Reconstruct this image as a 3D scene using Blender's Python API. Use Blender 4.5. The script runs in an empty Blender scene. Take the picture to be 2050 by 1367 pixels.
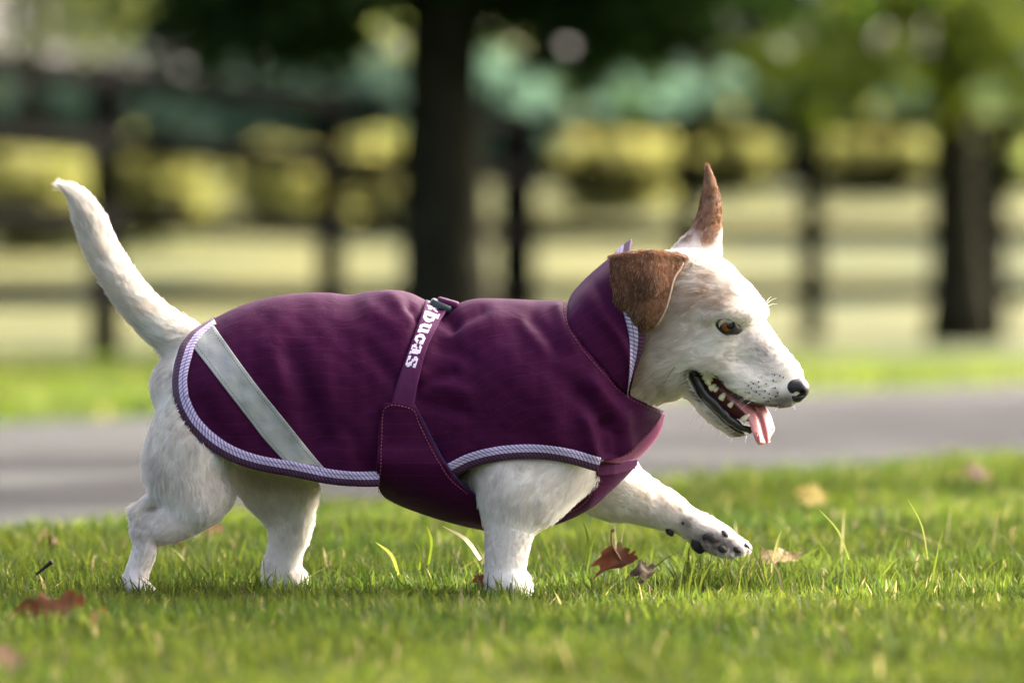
import bpy, math, random
import numpy as np
from mathutils import Vector, kdtree

sc = bpy.context.scene
COL = sc.collection
RS = np.random.RandomState
rad = math.radians

# ------------------------------------------------------------------ camera
DC = 5.7                      # camera to the dog's plane (y = 0)
HC = 0.2928                   # camera height
FPX = 200 / 36 * 2050         # focal length in photo pixels
HZ = 605.0                    # row of the horizon
cam_d = bpy.data.cameras.new('camera')
cam = bpy.data.objects.new('camera', cam_d)
COL.objects.link(cam)
cam_d.lens = 200
cam_d.sensor_width = 36
cam_d.clip_start = 0.1
cam_d.clip_end = 3000
cam.location = (0, -DC, HC)
cam.rotation_euler = (rad(90) - math.atan((683.5 - HZ) / FPX), 0, 0)
cam_d.dof.use_dof = True
cam_d.dof.focus_distance = DC - 0.065
cam_d.dof.aperture_fstop = 4.4
sc.camera = cam

# ------------------------------------------------------------------ sky, sun, exposure
SUN_AZ = rad(52)              # from +y towards +x
SUN_EL = rad(33)
world = bpy.data.worlds.new('World')
sc.world = world
world.use_nodes = True
wn = world.node_tree
sky = wn.nodes.new('ShaderNodeTexSky')
sky.sky_type = 'NISHITA'
sky.sun_disc = False
sky.sun_elevation = SUN_EL
sky.sun_rotation = SUN_AZ
sky.dust_density = 9.0
sky.air_density = 0.22
sky.ozone_density = 0.0
wn.nodes['Background'].inputs[1].default_value = 0.15
wn.links.new(sky.outputs[0], wn.nodes['Background'].inputs[0])
sun_d = bpy.data.lights.new('sun', 'SUN')
sun_d.energy = 3.2
sun_d.angle = rad(0.5)
sun_d.color = (1.0, 0.93, 0.80)
sun = bpy.data.objects.new('sun', sun_d)
COL.objects.link(sun)
TO_SUN = Vector((math.sin(SUN_AZ) * math.cos(SUN_EL), math.cos(SUN_AZ) * math.cos(SUN_EL), math.sin(SUN_EL)))
sun.rotation_euler = TO_SUN.to_track_quat('Z', 'Y').to_euler()
sun.location = (6, 4, 8)
vs = sc.view_settings
vs.view_transform = 'Standard'
vs.look = 'None'
vs.exposure = 3.0
vs.gamma = 1.0
vs.use_curve_mapping = False
sc.cycles.use_denoising = True
sc.cycles.max_bounces = 8
sc.cycles.transparent_max_bounces = 8
sc.cycles.sample_clamp_indirect = 6.0

# ------------------------------------------------------------------ helpers
def X_of(px, Y): return (px - 1025.0) / FPX * (DC + Y)
def Z_of(py, Y): return HC - (py - HZ) / FPX * (DC + Y)
def pt(px, py, Y):
    """the place seen at photo position (px, py) that stands Y metres behind the dog's plane"""
    return np.stack(np.broadcast_arrays(X_of(np.asarray(px, float), Y), np.asarray(Y, float), Z_of(np.asarray(py, float), Y)), -1)
def to_px(P):
    s = FPX / (DC + P[..., 1])
    return 1025 + P[..., 0] * s, HZ + (HC - P[..., 2]) * s

def mesh_np(name, V, Fq=None, Ft=None, smooth=True, attrs=None, uv=None):
    """mesh from vertex array, quad array and triangle array"""
    V = np.ascontiguousarray(V, np.float32).reshape(-1, 3)
    me = bpy.data.meshes.new(name)
    nq = 0 if Fq is None else len(Fq)
    nt = 0 if Ft is None else len(Ft)
    loops = []
    if nq: loops.append(np.asarray(Fq, np.int32).ravel())
    if nt: loops.append(np.asarray(Ft, np.int32).ravel())
    loops = np.concatenate(loops)
    me.vertices.add(len(V))
    me.vertices.foreach_set('co', V.ravel())
    me.loops.add(len(loops))
    me.loops.foreach_set('vertex_index', loops)
    me.polygons.add(nq + nt)
    st = np.concatenate([np.arange(nq) * 4, nq * 4 + np.arange(nt) * 3]).astype(np.int32)
    me.polygons.foreach_set('loop_start', st)
    if smooth:
        me.polygons.foreach_set('use_smooth', np.ones(nq + nt, bool))
    if attrs is not None:
        for k, A in attrs.items():
            at = me.color_attributes.new(k, 'FLOAT_COLOR', 'POINT')
            A4 = np.ones((len(V), 4), np.float32)
            A4[:, :3] = A
            at.data.foreach_set('color', A4.ravel())
    if uv is not None:
        ul = me.uv_layers.new(name='UVMap')
        ul.data.foreach_set('uv', np.asarray(uv, np.float32)[loops].ravel())
    me.update(calc_edges=True)
    me.validate()
    return me

def obj(name, me, mat=None, parent=None, label=None, cat=None, group=None, kind=None):
    o = bpy.data.objects.new(name, me)
    COL.objects.link(o)
    if mat is not None: me.materials.append(mat)
    if parent is not None:
        o.parent = parent
        o.matrix_parent_inverse = parent.matrix_world.inverted()
    tag(o, label, cat, group, kind)
    return o

def tag(o, label=None, cat=None, group=None, kind=None):
    if label: o['label'] = label
    if cat: o['category'] = cat
    if group: o['group'] = group
    if kind: o['kind'] = kind

def empty(name, loc, label, cat, group=None):
    o = bpy.data.objects.new(name, None)
    COL.objects.link(o)
    o.location = loc
    o.matrix_world = __import__('mathutils').Matrix.Translation(loc)
    o.empty_display_size = 0.05
    tag(o, label, cat, group)
    return o

def grid_quads(nu, nv, closed_u=False, flip=False):
    i, j = np.meshgrid(np.arange(nu if closed_u else nu - 1), np.arange(nv - 1), indexing='ij')
    i2 = (i + 1) % nu
    q = np.stack([i * nv + j, i2 * nv + j, i2 * nv + j + 1, i * nv + j + 1], -1).reshape(-1, 4)
    return q[:, ::-1] if flip else q

def catmull(P, n):
    """resample stations with a Catmull-Rom spline, n steps per span"""
    P = np.asarray(P, float)
    Q = np.vstack([2 * P[0] - P[1], P, 2 * P[-1] - P[-2]])
    out = []
    t = (np.arange(n) / n)[:, None]
    for k in range(len(P) - 1):
        a, b, c, d = Q[k:k + 4]
        out.append(0.5 * ((2 * b) + (c - a) * t + (2 * a - 5 * b + 4 * c - d) * t ** 2 + (3 * b - a - 3 * c + d) * t ** 3))
    out.append(P[-1:])
    return np.vstack(out)

def resample(P, n, cr=8):
    """n points evenly spaced along the spline through P"""
    Q = catmull(P, cr) if len(P) > 2 else np.asarray(P, float)
    L = np.concatenate([[0], np.cumsum(np.linalg.norm(np.diff(Q, axis=0), axis=1))])
    t = np.linspace(0, L[-1], n)
    return np.stack([np.interp(t, L, Q[:, k]) for k in range(Q.shape[1])], -1)

def tube(P, R, ns=8, cap=True):
    """swept tube: verts, quads, tris"""
    P = np.asarray(P, float)
    R = np.broadcast_to(np.asarray(R, float), (len(P),))
    T = np.gradient(P, axis=0)
    T /= np.linalg.norm(T, axis=1)[:, None] + 1e-12
    up = np.array([0.31, 0.17, 0.93])
    A = np.cross(T, up); A /= np.linalg.norm(A, axis=1)[:, None] + 1e-9
    B = np.cross(T, A)
    th = np.linspace(0, 2 * np.pi, ns, endpoint=False)
    V = P[:, None] + R[:, None, None] * (A[:, None] * np.cos(th)[None, :, None] + B[:, None] * np.sin(th)[None, :, None])
    V = V.reshape(-1, 3)
    i, j = np.meshgrid(np.arange(len(P) - 1), np.arange(ns), indexing='ij')
    j2 = (j + 1) % ns
    q = np.stack([i * ns + j, i * ns + j2, (i + 1) * ns + j2, (i + 1) * ns + j], -1).reshape(-1, 4)
    t = np.zeros((0, 3), int)
    if cap:
        V = np.vstack([V, P[:1], P[-1:]])
        a, b = len(V) - 2, len(V) - 1
        k = np.arange(ns); k2 = (k + 1) % ns
        o = (len(P) - 1) * ns
        t = np.vstack([np.stack([k2, k, np.full(ns, a)], -1), np.stack([o + k, o + k2, np.full(ns, b)], -1)])
    return V, q, t

class MB:
    """collects pieces of one part into one mesh"""
    def __init__(s): s.V = []; s.Q = []; s.T = []; s.C = []; s.U = []; s.n = 0
    def add(s, V, q=None, t=None, col=None, uv=None):
        V = np.asarray(V, float).reshape(-1, 3)
        if q is not None and len(q): s.Q.append(np.asarray(q) + s.n)
        if t is not None and len(t): s.T.append(np.asarray(t) + s.n)
        s.V.append(V)
        s.C.append(np.broadcast_to(np.ones(3) if col is None else np.asarray(col, float), V.shape))
        if uv is not None: s.U.append(uv)
        s.n += len(V)
        return s
    def mesh(s, name, smooth=True, colors=False):
        return mesh_np(name, np.vstack(s.V), np.vstack(s.Q) if s.Q else None, np.vstack(s.T) if s.T else None,
                       smooth, {'tint': np.vstack(s.C)} if colors else None, np.vstack(s.U) if s.U else None)

def box(c, h, axes=None):
    """box of centre c, half sizes h"""
    s = np.array([[-1, -1, -1], [1, -1, -1], [1, 1, -1], [-1, 1, -1], [-1, -1, 1], [1, -1, 1], [1, 1, 1], [-1, 1, 1]], float) * np.asarray(h)
    if axes is not None: s = s @ np.asarray(axes)
    q = np.array([[0, 3, 2, 1], [4, 5, 6, 7], [0, 1, 5, 4], [1, 2, 6, 5], [2, 3, 7, 6], [3, 0, 4, 7]])
    return s + np.asarray(c), q

_nr = RS(5)
_ND = [( _nr.normal(size=3), _nr.uniform(0, 6.28)) for _ in range(40)]
def vnoise(P, freq, seed=0, n=10):
    """smooth pseudo noise in about -1..1"""
    r = RS(seed)
    s = np.zeros(P.shape[:-1])
    for _ in range(n):
        d = r.normal(size=3); d /= np.linalg.norm(d)
        f = freq * r.uniform(0.6, 1.7)
        s += np.sin(P @ d * f * 6.283 + r.uniform(0, 6.28))
    return s / math.sqrt(n) * 0.9

# ------------------------------------------------------------------ materials
def new_mat(name):
    m = bpy.data.materials.new(name)
    m.use_nodes = True
    return m, m.node_tree.nodes, m.node_tree.links, m.node_tree.nodes['Principled BSDF']

def simple_mat(name, col, rough=0.6, spec=0.4, noise=None, bump=None, coat=0.0, sss=0.0):
    m, n, l, b = new_mat(name)
    b.inputs['Base Color'].default_value = (*col, 1)
    b.inputs['Roughness'].default_value = rough
    b.inputs['Specular IOR Level'].default_value = spec
    b.inputs['Coat Weight'].default_value = coat
    b.inputs['Coat Roughness'].default_value = 0.08
    if sss:
        b.inputs['Subsurface Weight'].default_value = sss
        b.inputs['Subsurface Radius'].default_value = (0.006, 0.003, 0.002)
        b.inputs['Subsurface Scale'].default_value = 1.0
    tc = n.new('ShaderNodeTexCoord')
    if noise:
        t = n.new('ShaderNodeTexNoise'); t.inputs['Scale'].default_value = noise[0]; t.inputs['Detail'].default_value = 6
        r = n.new('ShaderNodeValToRGB')
        r.color_ramp.elements[0].position = 0.3; r.color_ramp.elements[1].position = 0.7
        r.color_ramp.elements[0].color = (*noise[1], 1); r.color_ramp.elements[1].color = (*col, 1)
        l.new(tc.outputs['Object'], t.inputs['Vector']); l.new(t.outputs[0], r.inputs[0]); l.new(r.outputs[0], b.inputs['Base Color'])
    if bump:
        t2 = n.new('ShaderNodeTexNoise'); t2.inputs['Scale'].default_value = bump[0]; t2.inputs['Detail'].default_value = 5
        bp = n.new('ShaderNodeBump'); bp.inputs['Strength'].default_value = bump[1]; bp.inputs['Distance'].default_value = bump[2]
        l.new(tc.outputs['Object'], t2.inputs['Vector']); l.new(t2.outputs[0], bp.inputs['Height']); l.new(bp.outputs[0], b.inputs['Normal'])
    return m

def leafy_mat(name, translucency=0.45, rough=0.5, spec=0.3, tint='tint'):
    """thin leaf or blade: colour from the piece's own tint, light passes through"""
    m, n, l, b = new_mat(name)
    at = n.new('ShaderNodeAttribute'); at.attribute_name = tint
    l.new(at.outputs['Color'], b.inputs['Base Color'])
    b.inputs['Roughness'].default_value = rough
    b.inputs['Specular IOR Level'].default_value = spec
    tr = n.new('ShaderNodeBsdfTranslucent')
    hs = n.new('ShaderNodeHueSaturation'); hs.inputs['Hue'].default_value = 0.485; hs.inputs['Saturation'].default_value = 1.1; hs.inputs['Value'].default_value = 1.5
    l.new(at.outputs['Color'], hs.inputs['Color']); l.new(hs.outputs[0], tr.inputs['Color'])
    mx = n.new('ShaderNodeMixShader'); mx.inputs[0].default_value = translucency
    l.new(b.outputs[0], mx.inputs[1]); l.new(tr.outputs[0], mx.inputs[2])
    l.new(mx.outputs[0], n['Material Output'].inputs['Surface'])
    return m

M_GRASS = leafy_mat('grass_blades', 0.5, 0.6, 0.10)
M_LEAF = leafy_mat('tree_leaves', 0.5, 0.65, 0.12)
M_DRY = leafy_mat('dry_leaf', 0.12, 0.7, 0.2)
M_BARK = simple_mat('bark', (0.034, 0.033, 0.023), 1.0, 0.0, noise=(9, (0.013, 0.0125, 0.009)), bump=(30, 0.8, 0.02))
M_FENCE = simple_mat('black_stained_timber', (0.0042, 0.0042, 0.0038), 1.0, 0.0, noise=(14, (0.0028, 0.0028, 0.0026)))
M_ASPH = simple_mat('worn_tarmac', (0.031, 0.032, 0.032), 0.95, 0.1, noise=(2.2, (0.021, 0.022, 0.0225)), bump=(260, 0.5, 0.004))

def ground_mat():
    m, n, l, b = new_mat('lawn_and_meadow')
    tc = n.new('ShaderNodeTexCoord')
    t = n.new('ShaderNodeTexNoise'); t.inputs['Scale'].default_value = 0.9; t.inputs['Detail'].default_value = 8
    r = n.new('ShaderNodeValToRGB')
    e = r.color_ramp.elements
    e[0].position = 0.30; e[0].color = (0.032, 0.052, 0.014, 1)
    e[1].position = 0.72; e[1].color = (0.050, 0.064, 0.020, 1)
    l.new(tc.outputs['Object'], t.inputs['Vector']); l.new(t.outputs[0], r.inputs[0])
    # the pasture beyond the fence is drier
    sx = n.new('ShaderNodeSeparateXYZ'); l.new(tc.outputs['Object'], sx.inputs[0])
    mr = n.new('ShaderNodeMapRange'); mr.inputs['From Min'].default_value = 16; mr.inputs['From Max'].default_value = 34
    l.new(sx.outputs['Y'], mr.inputs['Value'])
    t2 = n.new('ShaderNodeTexNoise'); t2.inputs['Scale'].default_value = 0.55; t2.inputs['Detail'].default_value = 4
    l.new(tc.outputs['Object'], t2.inputs['Vector'])
    r2 = n.new('ShaderNodeValToRGB')
    e2 = r2.color_ramp.elements
    e2[0].position = 0.38; e2[0].color = (0.021, 0.030, 0.007, 1)
    e2[1].position = 0.60; e2[1].color = (0.068, 0.066, 0.016, 1)
    l.new(t2.outputs[0], r2.inputs[0])
    mx = n.new('ShaderNodeMixRGB')
    l.new(mr.outputs[0], mx.inputs[0]); l.new(r.outputs[0], mx.inputs[1]); l.new(r2.outputs[0], mx.inputs[2])
    l.new(mx.outputs[0], b.inputs['Base Color'])
    b.inputs['Roughness'].default_value = 0.95
    b.inputs['Specular IOR Level'].default_value = 0.1
    t3 = n.new('ShaderNodeTexNoise'); t3.inputs['Scale'].default_value = 60
    bp = n.new('ShaderNodeBump'); bp.inputs['Strength'].default_value = 0.6; bp.inputs['Distance'].default_value = 0.02
    l.new(tc.outputs['Object'], t3.inputs['Vector']); l.new(t3.outputs[0], bp.inputs['Height']); l.new(bp.outputs[0], b.inputs['Normal'])
    return m
M_GROUND = ground_mat()

# ------------------------------------------------------------------ ground, path
def ground_z(x, y):
    t = np.clip((y - 27) / 60.0, 0, 1)
    z = 3.4 * (3 * t ** 2 - 2 * t ** 3)
    z = z + 0.10 * np.sin(x * 0.21 + y * 0.13) * np.clip((y - 26) / 20, 0, 1)
    return z
gx = np.concatenate([[-900, -400, -180], np.arange(-90, 91, 2.0), [180, 400, 900]])
gy = np.concatenate([[-200, -60, -20], np.arange(-8, 121, 1.5), [150, 220, 400, 900, 2000]])
GX, GY = np.meshgrid(gx, gy, indexing='ij')
GV = np.stack([GX, GY, ground_z(GX, GY)], -1)
obj('ground', mesh_np('ground', GV, grid_quads(len(gx), len(gy))), M_GROUND, kind='structure')

pdir = np.array([0.410, 0.912]); pnor = np.array([-0.912, 0.410])
p_near = np.array([0.17, 3.00]); P_W = 3.27
def path_coord(x, y):
    return (x - p_near[0]) * pnor[0] + (y - p_near[1]) * pnor[1]
us = np.linspace(-14, 44, 90)
pv = []
prs = RS(11)
for u in us:
    for k, v in enumerate(np.linspace(0, P_W, 7)):
        e = (prs.uniform(-0.03, 0.03) if k in (0, 6) else 0)
        q = p_near + pdir * u + pnor * (v + e)
        pv.append((q[0], q[1], 0.006 + 0.02 * math.sin(math.pi * v / P_W)))
pm = mesh_np('path', np.array(pv), grid_quads(len(us), 7))
obj('path', pm, M_ASPH, kind='structure')

# ------------------------------------------------------------------ trees
def leaf_quads(C, size, r, col, up_bias=0.3):
    """pointed leaves at centres C"""
    n = len(C)
    d = r.normal(size=(n, 3)); d[:, 2] -= 0.35; d /= np.linalg.norm(d, axis=1)[:, None]
    nn = r.normal(size=(n, 3)); nn[:, 2] += up_bias * 2
    s = np.cross(d, nn); s /= np.linalg.norm(s, axis=1)[:, None] + 1e-9
    nrm = np.cross(s, d)
    L = size * r.uniform(0.65, 1.3, n)[:, None]
    V = np.stack([C - d * L * 0.5, C + s * L * 0.3 - nrm * L * 0.05, C + d * L * 0.55 - nrm * L * 0.12, C - s * L * 0.3 - nrm * L * 0.05], 1)
    q = np.arange(n * 4).reshape(n, 4)
    return V.reshape(-1, 3), q, np.repeat(col, 4, axis=0)

def clump_crown(blobs, r, greens, leaf, keep=None):
    """leaves in uneven clumps; blobs = (centre, radii, clumps, leaves per clump, clump radius)"""
    Vs, Qs, Cs, cents = [], [], [], []
    n0 = 0
    g = np.array(greens)
    for (c, rr, nc, nl, cr) in blobs:
        u = r.normal(size=(nc, 3)); u /= np.linalg.norm(u, axis=1)[:, None]
        cc = np.array(c) + u * np.array(rr) * (r.uniform(0.25, 1, (nc, 1)) ** 0.45)
        cents.append(cc)
        k = np.repeat(np.arange(nc), nl)
        C = cc[k] + r.normal(size=(nc * nl, 3)) * (cr * r.uniform(0.6, 1.3, nc))[k][:, None] * np.array([1, 1, 0.7])
        mixc = r.uniform(0, 1, nc)[k] * 0.7 + r.uniform(0, 1, nc * nl) * 0.3
        col = g[0] * (1 - mixc[:, None]) + g[1] * mixc[:, None]
        col = col * r.uniform(0.75, 1.25, (len(C), 1))
        if keep is not None:
            m = keep(C); C = C[m]; col = col[m]
        V, q, cl = leaf_quads(C, leaf, r, col)
        Vs.append(V); Qs.append(q + n0); Cs.append(cl); n0 += len(V)
    return np.vstack(Vs), np.vstack(Qs), np.vstack(Cs), np.vstack(cents)

def make_tree(name, label, base, tr, th, blobs, greens, leaf, seed, limbs=9, group=None, cat='tree', keep=None, lean=(0, 0)):
    r = RS(seed)
    base = np.array(base, float)
    t = empty(name, tuple(base), label, cat, group)
    n = 14
    z = np.linspace(-0.1, th, n)
    P = np.stack([base[0] + lean[0] * z + 0.03 * np.sin(z * 1.7 + seed), base[1] + lean[1] * z + 0.03 * np.cos(z * 1.3), base[2] + z], -1)
    R = tr * (1 - 0.45 * z / th) * (1 + 0.55 * np.exp(-np.maximum(z, 0) / 0.22))
    V, q, tt = tube(P, R, 16)
    V = V + (vnoise(V, 2.2, seed)[:, None] * tr * 0.05) * np.array([1, 1, 0])
    m = MB(); m.add(V, q, tt)
    LV, LQ, LC, cents = clump_crown([(base + np.array(b[0]), *b[1:]) for b in blobs], r, greens, leaf, keep)
    idx = r.permutation(len(cents))[:limbs]
    for k in idx:
        z0 = th * r.uniform(0.45, 1.0)
        a = np.array([np.interp(z0, z, P[:, 0]), np.interp(z0, z, P[:, 1]), base[2] + z0])
        b = cents[k]
        mid = (a + b) / 2 + np.array([0, 0, 0.12 * np.linalg.norm(b - a)])
        s = resample(np.array([a, mid, b]), 8)
        m.add(*tube(s, np.linspace(tr * 0.32, tr * 0.06, 8), 7))
    obj('trunk', m.mesh('trunk'), M_BARK, t)
    obj('crown', mesh_np('crown', LV, LQ, None, False, {'tint': LC}), M_LEAF, t)
    return t

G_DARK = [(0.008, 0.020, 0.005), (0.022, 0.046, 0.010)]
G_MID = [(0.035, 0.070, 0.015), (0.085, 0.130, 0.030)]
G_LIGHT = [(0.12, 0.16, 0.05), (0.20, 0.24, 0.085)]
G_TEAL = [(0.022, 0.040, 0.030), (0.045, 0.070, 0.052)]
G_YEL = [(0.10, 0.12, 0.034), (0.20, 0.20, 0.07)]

def gz(x, y): return float(ground_z(np.array(x, float), np.array(y, float)))
# the tree straight behind the dog
tx, ty = X_of(900, 18.3), 18.3
make_tree('broadleaf_tree', 'broad tree with a thick grey-brown trunk rising straight behind the dog', (tx, ty, 0), 0.195, 3.2,
          [((0.3, 0.5, 3.6), (3.4, 2.6, 1.5), 90, 70, 0.34), ((-0.72, -0.2, 1.62), (0.42, 0.8, 0.26), 26, 70, 0.12), ((0.85, 0.0, 1.62), (0.62, 0.8, 0.34), 40, 70, 0.12),
           ((0.1, 0.3, 1.80), (0.9, 0.7, 0.25), 30, 70, 0.13), ((0.3, 0.2, 2.3), (2.2, 1.4, 0.5), 70, 70, 0.2)],
          G_DARK, 0.13, 3, limbs=14)
# the tree at the right with low sunlit branches
tx, ty = X_of(1915, 31), 31
make_tree('broadleaf_tree', 'dark-trunked tree at the right edge with low sunlit branches', (tx, ty, gz(tx, ty)), 0.17, 5.0,
          [((0.2, 0.5, 5.0), (4.2, 3.2, 2.2), 150, 60, 0.4), ((-0.7, -1.2, 1.95), (0.9, 0.8, 0.40), 24, 50, 0.15), ((0.5, -0.8, 2.0), (0.7, 0.7, 0.4), 12, 50, 0.15)],
          [(0.050, 0.085, 0.013), (0.13, 0.17, 0.030)], 0.16, 8, limbs=14)
# unseen tree added out to the right so that its crown shades the dog
def lit_gap(C):
    """the crown's ragged lower side: open where sunbeams reach the dog's chest, broken where the lawn shows dapples"""
    S = np.array(TO_SUN)
    h = np.array([S[0], S[1], 0]); h /= np.linalg.norm(h)
    s = np.array([h[1], -h[0], 0])
    w = C[:, 2] * math.cos(SUN_EL) - (C @ h) * math.sin(SUN_EL)
    c = C @ s
    nz = vnoise(np.stack([c, w, 0 * c], -1), 1.1, 17)
    some = (w > -1.6) & (nz > 0.0) & ~((w > -0.30) & (np.abs(c - 0.10) < 0.34))
    return (w > 0.135) | some
B = np.array(TO_SUN) * 13.0
make_tree('broadleaf_tree', 'tall broad unseen tree added out to the right to shade the dog', (B[0] + 1.2, B[1] + 0.8, 0), 0.26, 6.0,
          [((-1.2, -0.8, B[2] + 0.6), (4.4, 4.4, 3.4), 190, 70, 0.5)], G_MID, 0.20, 21, limbs=18, keep=lit_gap)
make_tree('broadleaf_tree', 'second unseen tree added out to the right to dapple the path', (13.5, 15.5, 0), 0.26, 6.0,
          [((0, 0, 7.2), (4.0, 4.0, 3.4), 110, 60, 0.5)], G_MID, 0.22, 22, limbs=16)  # another unseen tree, added for its dappled shade on path and lawn

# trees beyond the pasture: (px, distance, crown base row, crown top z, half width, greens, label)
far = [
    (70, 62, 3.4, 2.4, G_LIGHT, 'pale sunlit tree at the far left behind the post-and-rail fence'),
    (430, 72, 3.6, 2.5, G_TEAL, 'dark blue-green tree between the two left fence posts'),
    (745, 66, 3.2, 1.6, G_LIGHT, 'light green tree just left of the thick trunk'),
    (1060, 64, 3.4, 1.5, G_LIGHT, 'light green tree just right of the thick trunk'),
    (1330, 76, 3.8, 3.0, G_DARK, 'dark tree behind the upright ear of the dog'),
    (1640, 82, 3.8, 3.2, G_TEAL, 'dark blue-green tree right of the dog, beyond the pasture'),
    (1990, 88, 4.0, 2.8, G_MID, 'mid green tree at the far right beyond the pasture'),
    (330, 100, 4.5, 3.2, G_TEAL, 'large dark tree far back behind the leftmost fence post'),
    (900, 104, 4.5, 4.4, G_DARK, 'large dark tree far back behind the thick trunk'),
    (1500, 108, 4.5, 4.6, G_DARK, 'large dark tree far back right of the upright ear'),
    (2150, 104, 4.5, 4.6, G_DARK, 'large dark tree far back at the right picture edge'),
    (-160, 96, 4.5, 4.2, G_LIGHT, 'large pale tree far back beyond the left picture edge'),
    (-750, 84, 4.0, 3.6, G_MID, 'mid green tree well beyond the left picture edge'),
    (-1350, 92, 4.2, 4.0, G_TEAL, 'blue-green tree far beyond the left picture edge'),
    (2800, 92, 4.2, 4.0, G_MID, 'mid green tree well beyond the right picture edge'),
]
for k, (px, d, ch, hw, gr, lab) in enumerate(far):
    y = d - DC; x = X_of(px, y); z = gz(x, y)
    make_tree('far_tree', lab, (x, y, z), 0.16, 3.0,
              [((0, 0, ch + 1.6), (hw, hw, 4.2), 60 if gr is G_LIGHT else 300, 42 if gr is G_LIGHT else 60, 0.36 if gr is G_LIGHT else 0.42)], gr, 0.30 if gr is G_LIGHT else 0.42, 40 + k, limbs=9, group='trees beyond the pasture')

# a long dark hedge along the far side of the pasture
rh = RS(300)
hx0, hx1, hyy = X_of(-2600, 58), X_of(3600, 58), 58.0
nh = 1150
hc_ = np.stack([rh.uniform(hx0, hx1, nh), hyy + rh.normal(size=nh) * 0.5, np.zeros(nh)], -1)
hb = ground_z(hc_[:, 0], hc_[:, 1])
htop = Z_of(188 + 60 * np.exp(-((hc_[:, 0] - X_of(60, hyy)) / 0.9) ** 2) + 26 * np.sin(hc_[:, 0] * 1.3) + 18 * np.sin(hc_[:, 0] * 3.1), hyy)
hc_[:, 2] = hb + (htop - hb) * rh.uniform(0.05, 1, nh) ** 0.8
kk_ = np.repeat(np.arange(nh), 54)
HCn = hc_[kk_] + rh.normal(size=(len(kk_), 3)) * 0.22
hm_ = rh.uniform(0, 1, nh)[kk_][:, None]
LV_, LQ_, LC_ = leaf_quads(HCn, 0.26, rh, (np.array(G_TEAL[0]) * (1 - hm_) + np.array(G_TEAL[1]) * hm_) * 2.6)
hg = empty('hedge', (0.5 * (hx0 + hx1), hyy, gz(0, hyy)), 'long dark blue-green hedge along the far side of the pasture', 'hedge')
obj('foliage', mesh_np('hedge', LV_, LQ_, None, False, {'tint': LC_}), M_LEAF, hg)
m = MB()
for k in range(90):
    x = hx0 + (hx1 - hx0) * (k + 0.5) / 90
    m.add(*tube(np.array([[x, hyy, gz(x, hyy) - 0.1], [x + 0.1, hyy, gz(x, hyy) + 0.6], [x, hyy + 0.1, gz(x, hyy) + 1.2]]), np.array([0.05, 0.04, 0.02]), 6))
obj('stems', m.mesh('stems'), M_BARK, hg)

def make_bush(label, px, d, top, hw, greens, seed):
    r = RS(seed)
    y = d - DC; x = X_of(px, y); z = gz(x, y)
    ztop = Z_of(top, y)
    hh = max(0.35, (ztop - z) / 2)
    t = empty('round_bush', (x, y, z), label, 'bush', 'bushes in the pasture')
    LV, LQ, LC, cents = clump_crown([((x, y, z + hh), (hw, hw * 0.8, hh), 40, 44, 0.13)], r, greens, 0.13)
    obj('crown', mesh_np('crown', LV, LQ, None, False, {'tint': LC}), M_LEAF, t)
    m = MB()
    for k in range(6):
        b = cents[r.randint(len(cents))]
        m.add(*tube(resample(np.array([[x, y, z - 0.05], [(x + b[0]) / 2, (y + b[1]) / 2, z + hh * 0.8], b]), 6), np.linspace(0.03, 0.008, 6), 5))
    obj('stem', m.mesh('stem'), M_BARK, t)
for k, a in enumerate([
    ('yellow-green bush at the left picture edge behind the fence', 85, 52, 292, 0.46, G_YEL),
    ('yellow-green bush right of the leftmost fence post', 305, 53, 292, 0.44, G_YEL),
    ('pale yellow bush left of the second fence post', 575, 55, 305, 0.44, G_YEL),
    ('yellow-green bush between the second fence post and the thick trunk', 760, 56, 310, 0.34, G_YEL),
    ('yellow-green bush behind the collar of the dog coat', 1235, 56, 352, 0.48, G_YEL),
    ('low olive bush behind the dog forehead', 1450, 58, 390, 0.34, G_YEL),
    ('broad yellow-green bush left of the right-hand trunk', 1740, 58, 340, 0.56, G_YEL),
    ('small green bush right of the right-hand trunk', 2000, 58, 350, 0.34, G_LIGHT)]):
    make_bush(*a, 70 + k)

# ------------------------------------------------------------------ fences
def board(a, b, hw, hh):
    """plank from a to b, half thickness hw (sideways), half height hh"""
    a = np.array(a, float); b = np.array(b, float)
    d = b - a; L = np.linalg.norm(d); d /= L
    s = np.cross(d, [0, 0, 1]); s /= np.linalg.norm(s)
    u = np.cross(s, d)
    return box((a + b) / 2, (L / 2, hw, hh), np.stack([d, s, u]))
def fence(label, pts, h, rails, seed):
    r = RS(seed)
    root = empty('post_and_rail_fence', (pts[0][0], pts[0][1], gz(*pts[0])), label, 'fence', None)
    for k, (x, y) in enumerate(pts):
        z = gz(x, y)
        V, q = box((x, y, z + (h + 0.06) / 2 - 0.1), (0.075, 0.075, (h + 0.26) / 2))
        V[4:, 2] += np.array([0, 0.01, 0.02, 0.01])
        obj('post', mesh_np('post', V, q, None, False), M_FENCE, root)
    for k in range(len(pts) - 1):
        a, b = np.array(pts[k]), np.array(pts[k + 1])
        dn = (b - a) / np.linalg.norm(b - a)
        off = np.array([dn[1], -dn[0]]) * 0.096
        for rz in rails:
            e1, e2 = r.uniform(-0.008, 0.008, 2)
            V, q = board((*(a + off + dn * 0.004), gz(*a) + rz + e1), (*(b + off - dn * 0.004), gz(*b) + rz + e2), 0.018, 0.060)
            obj('rail', mesh_np('rail', V, q, None, False), M_FENCE, root)
RAILS = [0.33, 0.71, 1.09, 1.43]
fl = []
p0 = np.array([X_of(210, 23.3), 23.3]); p1 = np.array([X_of(662, 27.2), 27.2])
stp = p1 - p0
for k in range(-4, 3):
    fl.append(tuple(p0 + stp * k))
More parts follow.
